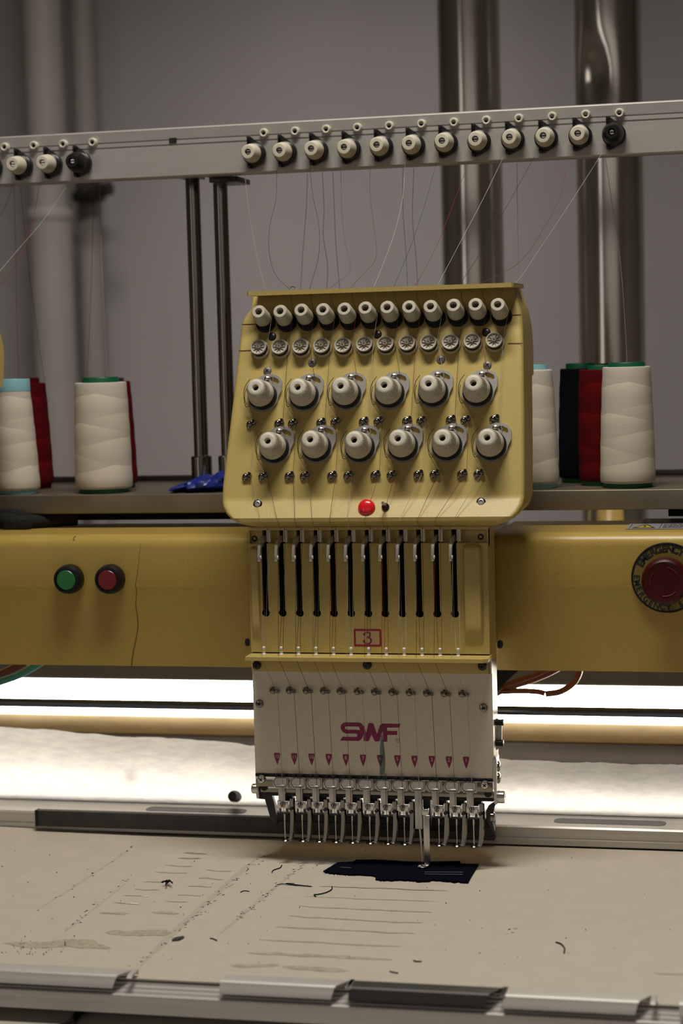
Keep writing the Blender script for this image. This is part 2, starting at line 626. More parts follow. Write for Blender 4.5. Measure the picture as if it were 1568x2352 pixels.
LPY = 1.80
c = PY(122, 700, LPY)
t = thing('white_pipe', 'thick pale painted pipe with a collar on the wall at left', 'pipe', (c.x, LPY, 0), 'pale pipes on the left wall')
zc = PY(125, 490, LPY).z
obj('pipe_tube', MB().lathe((c.x, LPY, 0), Z3, [(0.0435, 0.0), (0.0435, zc), (0.039, zc + 0.002), (0.039, 3.1)], 40), M['pvc'], t)
obj('collar', MB().lathe((c.x, LPY, zc), Z3, [(0.0445, -0.016), (0.0468, -0.012), (0.0468, 0.005), (0.044, 0.009)], 40), M['pvc'], t)
c2 = PY(192, 150, 1.9)
t = thing('grey_pipe', 'thin grey painted pipe close behind the thick pale pipe', 'pipe', (c2.x, 1.9, 0), 'pale pipes on the left wall')
obj('pipe_tube', MB().lathe((c2.x, 1.9, 0), Z3, [(0.025, 0.0), (0.025, 3.1)], 32), M['pipegrey'], t)
vz = PY(215, 440, 1.84)
mb = MB()
mb.lathe((vz.x, 1.84, vz.z - 0.002), (1, -0.3, 0.15), [(0.010, -0.05), (0.015, -0.04), (0.015, -0.014), (0.022, -0.011), (0.022, 0.014), (0.014, 0.02), (0.014, 0.042)], 20)
mb.lathe((vz.x, 1.84, vz.z), (0, -1, 0.2), [(0.008, -0.05), (0.008, 0.028), (0.020, 0.030), (0.023, 0.044), (0.014, 0.053)], 20)
tag(obj('pipe_valve', mb, M['darkclip']), 'small dark valve on the pale pipes just under the tensioner rail', 'valve')

# ------------------------------------------------------------------ lit strip light and polished bed behind the machine
LY = 0.45
zt_, zb_ = PY(784, 1562, LY).z, PY(784, 1652, LY).z
t = thing('strip_light', 'long lit strip light glowing below the yellow beam covers', 'lamp', (0, LY, zb_ - 0.03))
mb = MB()
rings = []
for x_ in (-1.1, 1.1):
    rg = []
    for k in range(17):
        a = PI * k / 16
        rg.append(Vector((x_, LY + 0.02 - 0.026 * math.sin(a), (zt_ + zb_) / 2 + (zt_ - zb_) / 2 * math.cos(a))))
    rings.append(rg)
mb.loft(rings, True, (True, True))
obj('diffuser', mb, M['lamp'], t, label='glowing warm white diffuser')
RFY = LY - 0.021
zbe = PY(784, 1694, RFY).z
zbu = PY(784, 1652, LY - 0.008).z
mb = MB()
mb.prism([(LY - 0.008, zbu), (RFY, zbe + 0.0015), (RFY, zbe), (LY + 0.05, zbe), (LY + 0.05, zbu)], (1.1, 0, 0), Y3, Z3, 2.2)
obj('reflector', mb, M['beige'], t, label='beige lower reflector strip')
mb = MB().span((-1.1, LY - 0.012, zt_ - 0.002), (1.1, LY + 0.06, zt_ + 0.05), bev=0.003)
mb.span((-1.1, LY + 0.025, zbe), (1.1, LY + 0.06, zt_ + 0.02))
obj('housing', mb, M['housing'], t)
mb = MB().span((-1.1, RFY + 0.002, 0.70), (1.1, LY + 0.06, zbe - 0.001), bev=0.002)
mb.span((-1.1, 0.200, 0.82), (1.1, 0.250, 0.884), bev=0.002)  # unseen step, added to block the strip light from the fleece foot
mb.span((-1.1, 0.25, 0.80), (1.1, RFY + 0.003, 0.84))
tag(obj('bed_beam', mb, M['bed']), 'dark polished metal beam under the strip light', 'beam')

# steel shaft running behind the head
a, b = PY(784, 1619.5, 0.12), PY(784, 1636, 0.12)
zr, rr = (a.z + b.z) / 2 + 0.001, (a.z - b.z) / 2 * 1.18
mb = MB().lathe((-1.0, 0.12, zr), X3, [(rr, 0), (rr, 2.0)], 32)
tag(obj('drive_shaft', mb, M['rod']), 'long blued steel shaft crossing in front of the strip light', 'shaft')

# ------------------------------------------------------------------ white fleece draped behind the frame bar
tops = [(-300, 1655), (0, 1670), (150, 1680), (300, 1692), (400, 1696), (450, 1702), (540, 1704), (580, 1712),
        (800, 1722), (1140, 1742), (1230, 1747), (1330, 1752), (1568, 1757), (1900, 1762)]
def fleece_top(X):
    # height of the cut edge along the machine, read where it stands (Y = 0.212)
    pts = [PY(x, y, 0.212) for x, y in tops]
    for p, q in zip(pts, pts[1:]):
        if p.x <= X <= q.x:
            return p.z + (q.z - p.z) * (X - p.x) / (q.x - p.x)
    return pts[0].z if X < pts[0].x else pts[-1].z


mb = MB()
rings = []
nx = 170
for i in range(nx + 1):
    X = -0.62 + 1.2 * i / nx
    zt = fleece_top(X) + 0.0022 * mnoise.noise((X * 22, 3.1, 0)) + 0.0010 * mnoise.noise((X * 120, 1.7, 0))
    rg = []
    prof = [(0.1585, -0.01), (0.1565, 0.10), (0.1540, 0.22), (0.153, 0.36), (0.155, 0.5), (0.161, 0.63), (0.172, 0.76), (0.188, 0.88), (0.212, 1.0)]
    for (yy, f) in prof:
        z = 0.8712 + (zt - 0.8712) * f
        rg.append(Vector((X, yy + 0.0035 * mnoise.noise((X * 9, f * 3, 5)) * f, z)))
    rings.append(rg)
mb.loft(rings, False, (False, False))
tag(obj('fleece_backing', mb, M['fleece'], origin=(0, 0, 0), smooth=60), 'white nonwoven fleece with a ragged cut top edge, draped behind the frame bar', 'fabric')
p = PY(536, 1832, 0.146)
mb = MB().lathe((p.x, 0.152, p.z), (-0.15, -1, 0.25), [(0.0066, -0.004), (0.0066, 0.004), (0.0052, 0.008), (0.002, 0.0095)], 20)
tag(obj('silhouette_stub', mb, M['darkclip']), 'small dark stub standing in for a silhouette seen through the white fleece left of the needles', 'stub')  # solid put in front for the silhouette of something behind the fleece

# ------------------------------------------------------------------ sewing field: back bar, sheet, front rail, clips
t = thing('frame_bar', 'pale aluminium frame bar with long slots along the back of the sheet', 'frame bar', (0, 0.12, 0.8515))
mb = MB()
mb.prism([(0.100, 0.8515), (0.158, 0.8515), (0.158, 0.8705), (0.118, 0.8705), (0.116, 0.8718), (0.102, 0.8718), (0.100, 0.8700), (0.100, 0.8600), (0.1008, 0.8595), (0.1008, 0.8585), (0.100, 0.858)],
         (0.62, 0, 0), Y3, Z3, 1.3)
obj('bar', mb, M['alu'], t)
for (xa, xb, yf, yr) in ((322, 552, 1868, 1853), (1270, 1528, 1889, 1879)):
    a, b = PZ(xa, yf, 0.8707), PZ(xb, yf + (xb - xa) * 0.03, 0.8707)
    mb = MB().prism(rrect(b.x - a.x, 0.021, 0.008), ((a.x + b.x) / 2, 0.1315, 0.8709), X3, Y3, 0.0003)
    obj('slot', mb, M['darkclip'], t, label='dark rounded slot in the bar top')
a, b = PY(79, 1862, 0.088), PY(1134, 1888, 0.088)
zb2 = PY(79, 1898, 0.088).z
t = thing('black_bar', 'long black bar lying against the frame bar under the needles', 'bar', ((a.x + b.x) / 2, 0.0925, zb2))
obj('bar', MB().span((a.x + 0.003, 0.0885, zb2), (b.x, 0.0978, a.z), bev=0.0008), M['blackbar'], t)
obj('end_cap', MB().span((a.x, 0.0882, zb2 - 0.0003), (a.x + 0.003, 0.0979, a.z + 0.0004), bev=0.0005), M['black'], t)

# the sheet, with its slits, smudges and lifted edges
ZS = 0.85
mb = MB()
nxs, nys = 90, 40
vs, fs = [], []
for i in range(nxs + 1):
    for j in range(nys + 1):
        X, Y = -0.62 + 1.2 * i / nxs, -0.376 + 0.4735 * j / nys
        k = max(0.0, (Y - 0.07) / 0.0275)
        z = ZS + 0.0035 * k * k * max(0, min(1, (-0.28 - X) * 6)) + 0.00008 * mnoise.noise((X * 6, Y * 6, 2))
        vs.append((X, Y, z))
for i in range(nxs):
    for j in range(nys):
        a = i * (nys + 1) + j
        fs.append([a, a + nys + 1, a + nys + 2, a + 1])
nv = len(vs)
vs2 = [(x, y, z - 0.0014) for x, y, z in vs]
fs2 = [[q + nv for q in f[::-1]] for f in fs]
rim = [i * (nys + 1) for i in range(nxs + 1)] + [nxs * (nys + 1) + j for j in range(1, nys + 1)] + \
      [i * (nys + 1) + nys for i in range(nxs - 1, -1, -1)] + [j for j in range(nys - 1, 0, -1)]
rf = [[rim[k], rim[k] + nv, rim[(k + 1) % len(rim)] + nv, rim[(k + 1) % len(rim)]] for k in range(len(rim))]
mb.add(vs + vs2, fs + fs2 + rf)


def flat_stroke(pts, w0, mi, z=ZS + 0.00025, taper=True, wob=0.0):
    P3 = [PZ(x, y, z) for x, y in pts]
    out = []
    for a, b in zip(P3, P3[1:]):
        for k in range(6):
            out.append(a.lerp(b, k / 6))
    out.append(P3[-1])
    n = len(out)
    pp, ww = [], []
    for i, p in enumerate(out):
        f = i / (n - 1)
        w = w0 * ((0.25 + 0.75 * min(1, 6 * f, 6 * (1 - f))) if taper else 1)
        w *= 1 + 0.5 * mnoise.noise((p.x * 90, p.y * 90, 4))
        pp.append((p.x, p.y + wob * mnoise.noise((p.x * 60, p.y * 60, 9))))
        ww.append(w)
    mb.strip(pp, ww, Vector((0, 0, z)), X3, Y3, mi=mi)


for (x, y, xe, ye, w, mi) in (
        (422, 1959, 476, 1961, 0.0055, 2), (408, 1971, 462, 1972, 0.0040, 2), (380, 1988, 440, 1990, 0.0035, 1),
        (358, 2003, 430, 2005, 0.003, 1), (330, 2025, 386, 2026, 0.003, 1), (310, 2042, 366, 2044, 0.003, 1),
        (282, 2057, 342, 2059, 0.0022, 1), (262, 2073, 318, 2076, 0.0025, 1), (230, 2096, 296, 2098, 0.006, 1),
        (475, 1998, 532, 2001, 0.004, 1), (455, 2016, 512, 2020, 0.004, 1), (432, 2035, 486, 2037, 0.003, 1),
        (408, 2055, 462, 2057, 0.003, 1), (378, 2070, 430, 2071, 0.002, 1), (350, 2095, 412, 2097, 0.007, 1),
        (640, 2032, 720, 2036, 0.002, 2), (735, 2036, 1026, 2046, 0.0030, 2),
        (700, 2059, 1006, 2071, 0.0018, 1), (686, 2081, 990, 2095, 0.0035, 1), (664, 2104, 968, 2120, 0.0035, 1),
        (634, 2129, 952, 2144, 0.004, 1), (600, 2159, 920, 2174, 0.004, 1), (570, 2187, 900, 2204, 0.007, 1),
        (530, 2218, 640, 2216, 0.008, 1), (648, 2220, 800, 2230, 0.010, 1), (1500, 2236, 1620, 2240, 0.004, 1)):
    n_ = 4
    flat_stroke([(x + (xe - x) * k / n_, y + (ye - y) * k / n_ + RND.uniform(-0.7, 0.7)) for k in range(n_ + 1)], w * 0.95, mi, wob=0.002)
flat_stroke([(245, 2140), (290, 2144), (340, 2140), (388, 2142)], 0.014, 1)
flat_stroke([(310, 2145), (350, 2143), (392, 2141)], 0.016, 1, z=ZS + 0.0003)
flat_stroke([(15, 2165), (60, 2170), (110, 2170), (160, 2168), (215, 2172), (252, 2178)], 0.016, 1)
flat_stroke([(110, 2171), (150, 2164), (185, 2165), (225, 2172)], 0.020, 1, z=ZS + 0.0003)
flat_stroke([(326, 2059), (342, 2058)], 0.0035, 3, z=ZS + 0.0004, taper=False)
flat_stroke([(300, 2074), (318, 2076)], 0.003, 3, z=ZS + 0.0004, taper=False)
for pts, w in (([(322, 2220), (400, 2140), (520, 2030), (600, 1962)], 0.007), ([(500, 2150), (580, 2080), (680, 2000)], 0.005),
               ([(85, 2090), (150, 2050), (300, 1950)], 0.003), ([(150, 2140), (200, 2100), (300, 2020)], 0.003)):
    flat_stroke(pts, w, 4, z=ZS + 0.0002)
for (xa, ya, xb, yb, n_) in ((85, 2090, 320, 1937, 16), (150, 2135, 300, 2010, 24), (395, 2150, 620, 1950, 70), (545, 2110, 690, 1985, 50), (290, 2230, 400, 2150, 14), (1180, 2130, 1040, 2230, 6)):
    for k in range(n_):
        f = RND.random()
        x, y = xa + (xb - xa) * f + RND.gauss(0, 5), ya + (yb - ya) * f + RND.gauss(0, 2.5)
        flat_stroke([(x, y), (x + RND.uniform(2, 6), y - RND.uniform(0, 2.5))], RND.uniform(0.0008, 0.002), 5 if k % 3 == 0 else 2)
obj_sheet = tag(obj('backing_sheet', mb, [M['sheet'], M['slit'], M['slitdark'], M['tear'], M['smudge'], M['lint']], origin=(0, -0.15, ZS - 0.0014), fix=False),
                'pale beige sheet with rows of cut slits, stretched flat under the needles', 'sheet')

# dust specks
mb = MB()
for k in range(120):
    x, y = RND.uniform(-20, 1580), RND.uniform(1950, 2215)
    if RND.random() < 0.35:
        x, y = RND.gauss(70, 40), RND.gauss(2190, 12)
    p = PZ(x, y, ZS + 0.0006)
    if p.y < -0.33 or p.y > 0.07:
        continue
    r_ = RND.choice([0.0002, 0.0003, 0.0003, 0.0005])
    mb.lathe(p, Z3, [(r_, -0.0002), (r_ * 0.9, 0.0005), (r_ * 0.3, 0.0009)], 6, up=Vector((RND.random(), RND.random() + 0.01, 0)))
tag(obj('lint_specks', mb, M['lint']), 'dark specks of lint scattered over the beige sheet', 'lint', kind='stuff')

# navy scrap of cloth under the lowered foot
t = thing('fabric_scrap', 'dark navy cloth scrap with frayed edge under the lowered presser foot', 'cloth', PZ(920, 2003, ZS + 0.0004))
out = [(742, 2002), (762, 1990), (775, 1982), (812, 1980), (818, 1976), (860, 1976), (960, 1981), (1056, 1979), (1058, 1985), (1099, 1986),
       (1090, 2000), (1074, 2026), (1040, 2025), (1000, 2022), (960, 2024), (930, 2021), (880, 2022), (862, 2020), (868, 2014), (850, 2010), (800, 2009), (780, 2007), (760, 2006)]
o2 = []
for i, (x, y) in enumerate(out):
    x2, y2 = out[(i + 1) % len(out)]
    n_ = 8 if i >= 11 else 2
    for k in range(n_):
        f = k / n_
        j = RND.uniform(-1.2, 1.2) if i >= 11 else 0
        o2.append((x + (x2 - x) * f + j * 0.5, y + (y2 - y) * f + j))
P3 = [PZ(x, y, ZS + 0.0014) for x, y in o2]
mb = MB().prism([(p.x, p.y) for p in P3], (0, 0, ZS + 0.0022), X3, Y3, 0.0014)
obj('cloth', mb, M['navy'], t)
mb = MB()
for y1, y2 in ((2003, 2003.5), (2007.5, 2008.5)):
    a, b = PZ(975, y1, ZS + 0.003), PZ(1064, y2, ZS + 0.003)
    for k in range(22):
        p, q = a.lerp(b, k / 22), a.lerp(b, (k + 0.72) / 22)
        mb.tube([p, q], 0.0004, 6, smooth=False)
a, b = PZ(782, 1992, ZS + 0.003), PZ(806, 1993, ZS + 0.003)
mb.tube([a, b], 0.0003, 6, smooth=False)
obj('stitching', mb, M['stitch'], t, label='two rows of pale grey stitches')
mb = MB()
a = [PZ(x, y, ZS + 0.0035) for x, y in ((812, 1980.5), (860, 1977.5), (960, 1982.5), (1056, 1981))]
mb.tube(a, 0.0016, 8)
obj('folded_edge', mb, M['navy'], t)

# snipped threads
def snip(pts, w, label):
    mb = MB()
    P3 = []
    for k, (x, y) in enumerate(pts):
        p = PZ(x, y, ZS + 0.0008)
        P3.append(p)
    mb.tube(P3, w * 0.62, 6)
    tag(obj('thread_snippet', mb, M['lint']), label, 'thread', 'snipped dark threads on the sheet')


snip([(624, 2004), (627, 1999), (634, 1996), (643, 1993), (647, 1987)], 0.0008, 'short dark thread curl left of the navy scrap, nearest the back')
snip([(636, 2032), (652, 2030), (684, 2034), (716, 2036), (690, 2033), (656, 2029), (676, 2029)], 0.0006, 'long straight dark thread lying left of the navy scrap')
snip([(762, 2036), (761, 2043), (748, 2050), (731, 2054), (721, 2055), (725, 2059)], 0.0009, 'hooked dark thread directly below the left end of navy scrap')
snip([(552, 2049), (560, 2046), (572, 2047)], 0.0007, 'tiny bent dark thread left of the long straight thread')
snip([(482, 2155), (489, 2156), (498, 2160)], 0.0008, 'short dark thread near the middle of the sheet, beside the frayed hole')
snip([(1276, 2164), (1288, 2168), (1296, 2178), (1295, 2189)], 0.0011, 'curved dark thread alone on the clear right side of the sheet')
snip([(949, 2206), (956, 2208), (968, 2208)], 0.0009, 'short dark thread above the dark clip, the one farther right')
snip([(895, 2231), (903, 2233), (914, 2235)], 0.0009, 'short dark thread above the dark clip, the one nearer its left end')
mb = MB()
for (cx, cy, sx, sy, n_) in ((384, 2029, 10, 5, 16),):
    for k in range(n_):
        a = RND.uniform(0, 6.28)
        p = PZ(cx, cy, ZS + 0.002)
        q = PZ(cx + sx * math.cos(a) * RND.uniform(0.4, 1.5), cy + sy * math.sin(a) * RND.uniform(0.4, 1.6) - 2, ZS + RND.uniform(0.0015, 0.006))
        mb.tube([p, p.lerp(q, 0.5) + Vector((0, 0, 0.002)), q], 0.0005, 5)
tag(obj('lint_tuft', mb, M['lint']), 'dark fuzzy lint tuft among the slits at left of the sheet', 'lint')
P3 = [PZ(x, y, ZS + 0.0014) for x, y in ((393, 2160), (402, 2153), (420, 2150), (424, 2152), (412, 2158))]
mb = MB().prism([(p.x, p.y) for p in P3], (0, 0, ZS + 0.0016), X3, Y3, 0.0004)
tag(obj('frayed_patch', mb, M['blackbar']), 'small dark frayed spot torn in the left half of the sheet', 'tear')

# front rail of the frame
zf = PY(400, 2290, -0.392).z
zb3 = PY(400, 2334, -0.392).z
mb = MB().prism([(-0.300, 0.8478), (-0.372, 0.8478), (-0.376, 0.8465), (-0.3765, 0.8445), (-0.381, 0.8440), (-0.3815, 0.8425), (-0.386, 0.8420),
                 (-0.3866, 0.8405), (-0.391, zf), (-0.392, zf - 0.001), (-0.392, zb3), (-0.300, zb3)][::-1], (0.62, 0, 0), Y3, Z3, 1.3)
tag(obj('frame_rail', mb, M['aluclip']), 'grooved aluminium frame rail along the front edge of the sheet', 'frame rail')


CLYB, CLYM, CLYF = PZ(130, 2218, 0.856).y, PZ(130, 2232, 0.856).y, PZ(130, 2259, 0.8475).y


def clip(xa, xb, label, m, name='frame_clip', dark=False):
    # bent channel: flat top over the sheet, sloping front down to the rail
    yb, ym, yf = CLYB, CLYM, CLYF
    zt, zf_ = 0.8560, 0.8475
    A, B = PZ(xa, 2250 + xa * 0.05, zt).x, PZ(xb, 2250 + xb * 0.05, zt).x
    top = [(yb + 0.0005, 0.8520), (yb + 0.0008, 0.8550), (yb - 0.0005, zt), (ym, zt), (ym - 0.002, zt - 0.0012), (yf, zf_ + 0.001), (yf - 0.0005, zf_)]
    und = [(p[0] - 0.0002, p[1] - 0.0016) for p in top]
    pr = top + und[::-1]
    t = thing(name, label, 'clip', ((A + B) / 2, -0.37, zf_), 'clips along the front rail')
    mb = MB()
    inset = 0.0
    rings = []
    for f in (0, 1):
        X = A if f == 0 else B
        rings.append([Vector((X + (0.010 if f == 0 else -0.010) * ((yf - p[0]) / (yf - yb) - 1) * -1 * 0.0 + (0 if f == 0 else -0.012 * (p[0] - yb) / (yf - yb)) + (0.012 * (p[0] - yb) / (yf - yb) * 0.0), p[0], p[1])) for p in pr])
    mb.loft(rings, True, (True, True))
    obj('channel', mb, m, t, smooth=25)
    hook = [(yb + 0.0012, 0.8516), (yb + 0.0016, 0.8555), (yb, zt + 0.0008), (ym + 0.001, zt + 0.0008), (ym - 0.0030, 0.8545), (ym - 0.0015, 0.8538), (ym + 0.003, zt - 0.001), (yb - 0.001, zt - 0.0012), (yb - 0.0004, 0.8520)]
    mb = MB().prism(hook[::-1], (B + 0.0036, 0, 0), Y3, Z3, 0.0040)
    obj('end_hook', mb, m, t)
    if dark:
        obj('end_hook', MB().prism(hook[::-1], (A + 0.0012, 0, 0), Y3, Z3, 0.0035), m, t)
    return t


clip(-260, 270, 'aluminium sheet clip at the left end of the front rail', M['aluclip'])
clip(486, 780, 'aluminium sheet clip left of the dark clip on front rail', M['aluclip'])
clip(786, 1140, 'dark metal sheet clip between two aluminium clips on front rail', M['darkclip'], dark=True)
clip(1146, 1490, 'aluminium sheet clip right of the dark clip on front rail', M['aluclip'])
clip(1556, 1820, 'aluminium sheet clip cut off by the right edge of the view', M['aluclip'])

ZT = 0.812
t = thing('machine_table', 'pale table top showing under the front rail at lower left', 'table', (0, -0.1, 0.0))
mb = MB().span((-0.62, -0.60, ZT - 0.03), (0.60, 0.18, ZT - 0.0002), bev=0.003)
obj('table_top', mb, M['table'], t)
for (lx, ly) in ((-0.58, -0.55), (0.56, -0.55), (-0.58, 0.14), (0.56, 0.14)):
    obj('leg', MB().span((lx - 0.025, ly - 0.025, 0), (lx + 0.025, ly + 0.025, ZT - 0.03), bev=0.003), M['darkmetal'], t)
a, b = PZ(163, 2356, ZT), PZ(200, 2322, ZT)
mb = MB().tube([(a.x - 0.01, a.y - 0.03, ZT + 0.003), (a.x, a.y, ZT + 0.003), (b.x, b.y, ZT + 0.003), (b.x + 0.03, b.y + 0.12, ZT + 0.003)], 0.003, 8)
tag(obj('table_gap_strip', mb, M['black']), 'black strip standing in for a dark gap in the pale table under the front rail', 'cable')  # black tube put in for the dark diagonal gap in the table

# ================================================================== thread stand: shelf, poles, rail, tensioners, eyelets
ZSH = 1.2254
SY0, SY1 = 0.15, 0.385
st = thing('thread_stand', 'grey thread stand with shelf, two chrome poles and overhead tensioner rail', 'thread stand', (0, 0.25, ZSH - 0.022))
mb = MB().span((-0.75, SY0, ZSH - 0.0215), (0.62, SY1, ZSH), bev=0.0012)
obj('shelf', mb, M['shelf'], st)
mb = MB().span((-0.75, SY1 - 0.004, ZSH), (0.62, SY1, ZSH + 0.006), bev=0.001)
obj('rear_lip', mb, M['housing'], st)
a = PY(58, 1195, 0.18).x
b = PY(1536, 1170, 0.2).x
zq = 1.1935
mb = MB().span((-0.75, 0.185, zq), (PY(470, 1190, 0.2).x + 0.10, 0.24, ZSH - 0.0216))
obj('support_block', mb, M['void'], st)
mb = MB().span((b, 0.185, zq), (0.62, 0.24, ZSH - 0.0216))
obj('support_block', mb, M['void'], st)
RY = 0.17
zt0, zb0 = PY(784, 270.5, RY).z, PY(784, 387.5, RY).z
H = zt0 - zb0
g1, g2 = zt0 - 0.255 * H, zt0 - 0.355 * H
pr = [(RY + 0.003, zt0), (RY + 0.001, zt0 - 0.0006), (RY, zt0 - 0.002), (RY + 0.0012, g1 + 0.001), (RY + 0.0026, g1 + 0.0007), (RY + 0.0026, g1 - 0.0003), (RY + 0.0006, g1 - 0.0007),
      (RY + 0.0006, g2 + 0.001), (RY + 0.0022, g2 + 0.0006), (RY + 0.0022, g2 - 0.0006), (RY, g2 - 0.001), (RY, zb0 + 0.0015), (RY + 0.0015, zb0), (RY + 0.022, zb0), (RY + 0.022, zt0)]
mb = MB().prism(pr[::-1], (0.62, 0, 0), Y3, Z3, 1.45)
obj('rail', mb, M['alurail'], st)
for k, (px, py) in enumerate(((443.5, 410), (505, 410))):
    p = PY(px, py, 0.25)
    q = PY(461, 1060, 0.25)
    xx = p.x if k else (p.x + q.x) / 2
    obj('pole', MB().lathe((xx, 0.25, ZSH), Z3, [(0.0083, 0), (0.0083, 1.615 - ZSH)], 32), M['chrome'], st)
    zc = PY(462, 1047, 0.25).z
    obj('pole_collar', MB().lathe((xx, 0.25, ZSH), Z3, [(0.0122, 0), (0.0122, zc - ZSH - 0.001), (0.0112, zc - ZSH), (0.0085, zc - ZSH)], 32), M['chrome'], st)
    mb = MB().span((xx - 0.012, RY + 0.0225, zb0 + 0.004), (xx + 0.012, 0.262, zb0 + 0.03), bev=0.001)
    obj('rail_bracket', mb, M['darkmetal'], st)
a, b = PY(484, 404, 0.20), PY(550, 418, 0.20)
mb = MB().span((a.x, 0.192, zb0 - 0.0062), (b.x, 0.245, zb0 - 0.0002), bev=0.001)
obj('rail_foot', mb, M['darkmetal'], st)
p = PY(397, 322.5, RY)
obj('square_nut', MB().span((p.x - 0.0042, RY - 0.001, p.z - 0.0028), (p.x + 0.0042, RY + 0.002, p.z + 0.0028), bev=0.0004), M['darkmetal'], st)

FN = Vector((0, -1, 0))      # the rail faces straight out
SEGK = 56


def rail_plate():
    mb = MB()
    arc = [(12.5 * math.cos(a), 12.5 * math.sin(a)) for a in np.linspace(-0.95, 0.95, 14)]
    out = [(-7.5, -14), (-5.5, -15.5), (-3, -15)] + arc + [(-3, 18), (-5.5, 20), (-7.5, 19.5)]
    out = [(x / 1000, y / 1000) for x, y in out]
    mb.prism(out, (0, -0.004, 0), X3, Z3, 0.0012)
    mb.span((-0.0080, -0.0090, -0.0140), (-0.0069, -0.0028, 0.0195))
    mb.box((-0.0060, -0.0075, -0.0135), (0.003, 0.003, 0.0035), bev=0.0005)
    mb.box((-0.0060, -0.0075, 0.0180), (0.003, 0.003, 0.0035), bev=0.0005)
    mb.lathe((0, 0, 0), FN, [(0.004, 0), (0.004, 0.012)], 16)
    return mb


def rail_disc():
    return MB().lathe((0, 0, 0), FN, [(0.0105, 0.0045), (0.0125, 0.0055), (0.0125, 0.008), (0.0095, 0.0105), (0.0118, 0.0125), (0.0118, 0.014), (0.0085, 0.0165)], 40)


def rail_cap():
    return MB().lathe((0, 0, 0), FN, [(0.0088, 0.0160), (0.0102, 0.0165), (0.0103, 0.019), (0.0078, 0.0335), (0.0070, 0.0345), (0.0062, 0.0346), (0.0036, 0.0346), (0.0034, 0.0340), (0.0034, 0.026)], SEGK,
                      knurl=(1, 2, 3), kamp=0.00016)


def rail_screw():
    mb = MB().lathe((0, 0, 0), FN, [(0.0031, 0.02), (0.0031, 0.0305), (0.0024, 0.0318)], 20)
    return mb


def slot_bar():
    return MB().box((0, -0.0316, 0), (0.0065, 0.0012, 0.0011))


def eyelet():
    return MB().lathe((0, 0, 0), FN, [(0.0024, -0.001), (0.0024, 0.0042), (0.0030, 0.0050), (0.0040, 0.0050), (0.0049, 0.0038), (0.0052, 0.0015), (0.0052, -0.001)], 28)


caps = [(-43, 377), (27.5, 374), (96, 370.5), (164, 367), (568.5, 346), (640.5, 342.5), (713.5, 338.5), (789, 335), (864, 329.5), (938, 326), (1014, 320.5),
        (1090.5, 316.5), (1169, 312), (1246.5, 308.5), (1326, 303.5), (1404, 300)]
TENS = []
for k, (px, py) in enumerate(caps):
    tip = PY(px, py, RY - 0.0346)
    o = Vector((tip.x, RY, tip.z - 0.0012))
    TENS.append(o)
    blk = k in (3, 15)
    tn = part('tensioner', 'rplate', rail_plate, M['darkmetal'], st, o)
    if blk:
        tn['label'] = 'tensioner with a black cap'
    part('spring_disc', 'rdisc', rail_disc, M['black'], tn, o)
    if blk:
        part('cap', 'rcapb', lambda: MB().lathe((0, 0, 0), FN, [(0.0105, 0.0160), (0.0112, 0.0165), (0.0112, 0.021), (0.0075, 0.0335), (0.0066, 0.0346), (0.0036, 0.0346), (0.0034, 0.026)], SEGK), M['black'], tn, o, label='black cap')
    else:
        part('cap', 'rcap', rail_cap, M['cream'], tn, o, label='cream knurled cap')
    part('screw', 'rscrew', rail_screw, M['steel'], tn, o)
    part('screw_slot', 'rslot', slot_bar, M['hole'], tn, o)
for (px, py) in ((8.5, 337.5), (75.5, 334), (143, 330.5), (210.5, 326.5), (604, 305), (676, 301), (747.5, 296.5), (819, 292.5), (892.5, 288.5), (966.5, 284),
                 (1041, 280.5), (1115.5, 276), (1190.5, 271.5), (1267, 267), (1344, 262.5), (1421.5, 259)):
    tip = PY(px, py, RY - 0.005)
    part('eyelet', 'eyelet', eyelet, M['cream'], st, (tip.x, RY, tip.z))

# ------------------------------------------------------------------ thread cones on the shelf
def cone(px, ybot, Y, wb, wt, ytop, ycore, m, mcore, label, core_w=None, base=True):
    """px: centre pixel of the base; widths in pixels; Y: centre depth"""
    s = PY(px + 1, ybot, Y).x - PY(px, ybot, Y).x
    c = PY(px, ybot, Y)
    rb, rt = wb * s / 2, wt * s / 2
    zc = PY(px, ycore, Y).z
    zt = PY(px, ytop, Y).z
    t = thing('thread_cone', label, 'thread cone', (c.x, Y, ZSH), 'thread cones on the shelf')
    hb = 0.005
    h = zt - ZSH
    pr = [(rb * 0.90, hb), (rb * 0.97, hb + 0.0008), (rb, hb + 0.003)]
    for k in range(1, 12):
        f = k / 12
        pr.append((rb + (rt - rb) * f + 0.0006 * math.sin(f * PI) + 0.00025 * math.sin(k * 2.1), hb + 0.003 + (h - hb - 0.005) * f))
    pr += [(rt, h - 0.0018), (rt * 0.985, h - 0.0004), (rt * 0.95, h), (rt * 0.5, h - 0.001)]
    obj('winding', MB().lathe((c.x, Y, ZSH), Z3, pr, 56), m, t, (c.x, Y, ZSH), smooth=50)
    cw = (core_w or wt * 0.68) * s / 2
    obj('core_top', MB().lathe((c.x, Y, ZSH), Z3, [(cw * 1.02, h - 0.004), (cw, zc - ZSH - 0.001), (cw * 0.97, zc - ZSH), (cw * 0.85, zc - ZSH), (cw * 0.84, h - 0.003)], 40), mcore, t)
    obj('core_base', MB().lathe((c.x, Y, ZSH), Z3, [(rb * 0.86, 0.0), (rb * 0.88, 0.001), (rb * 0.88, hb + 0.002)], 40), mcore, t)
    return t


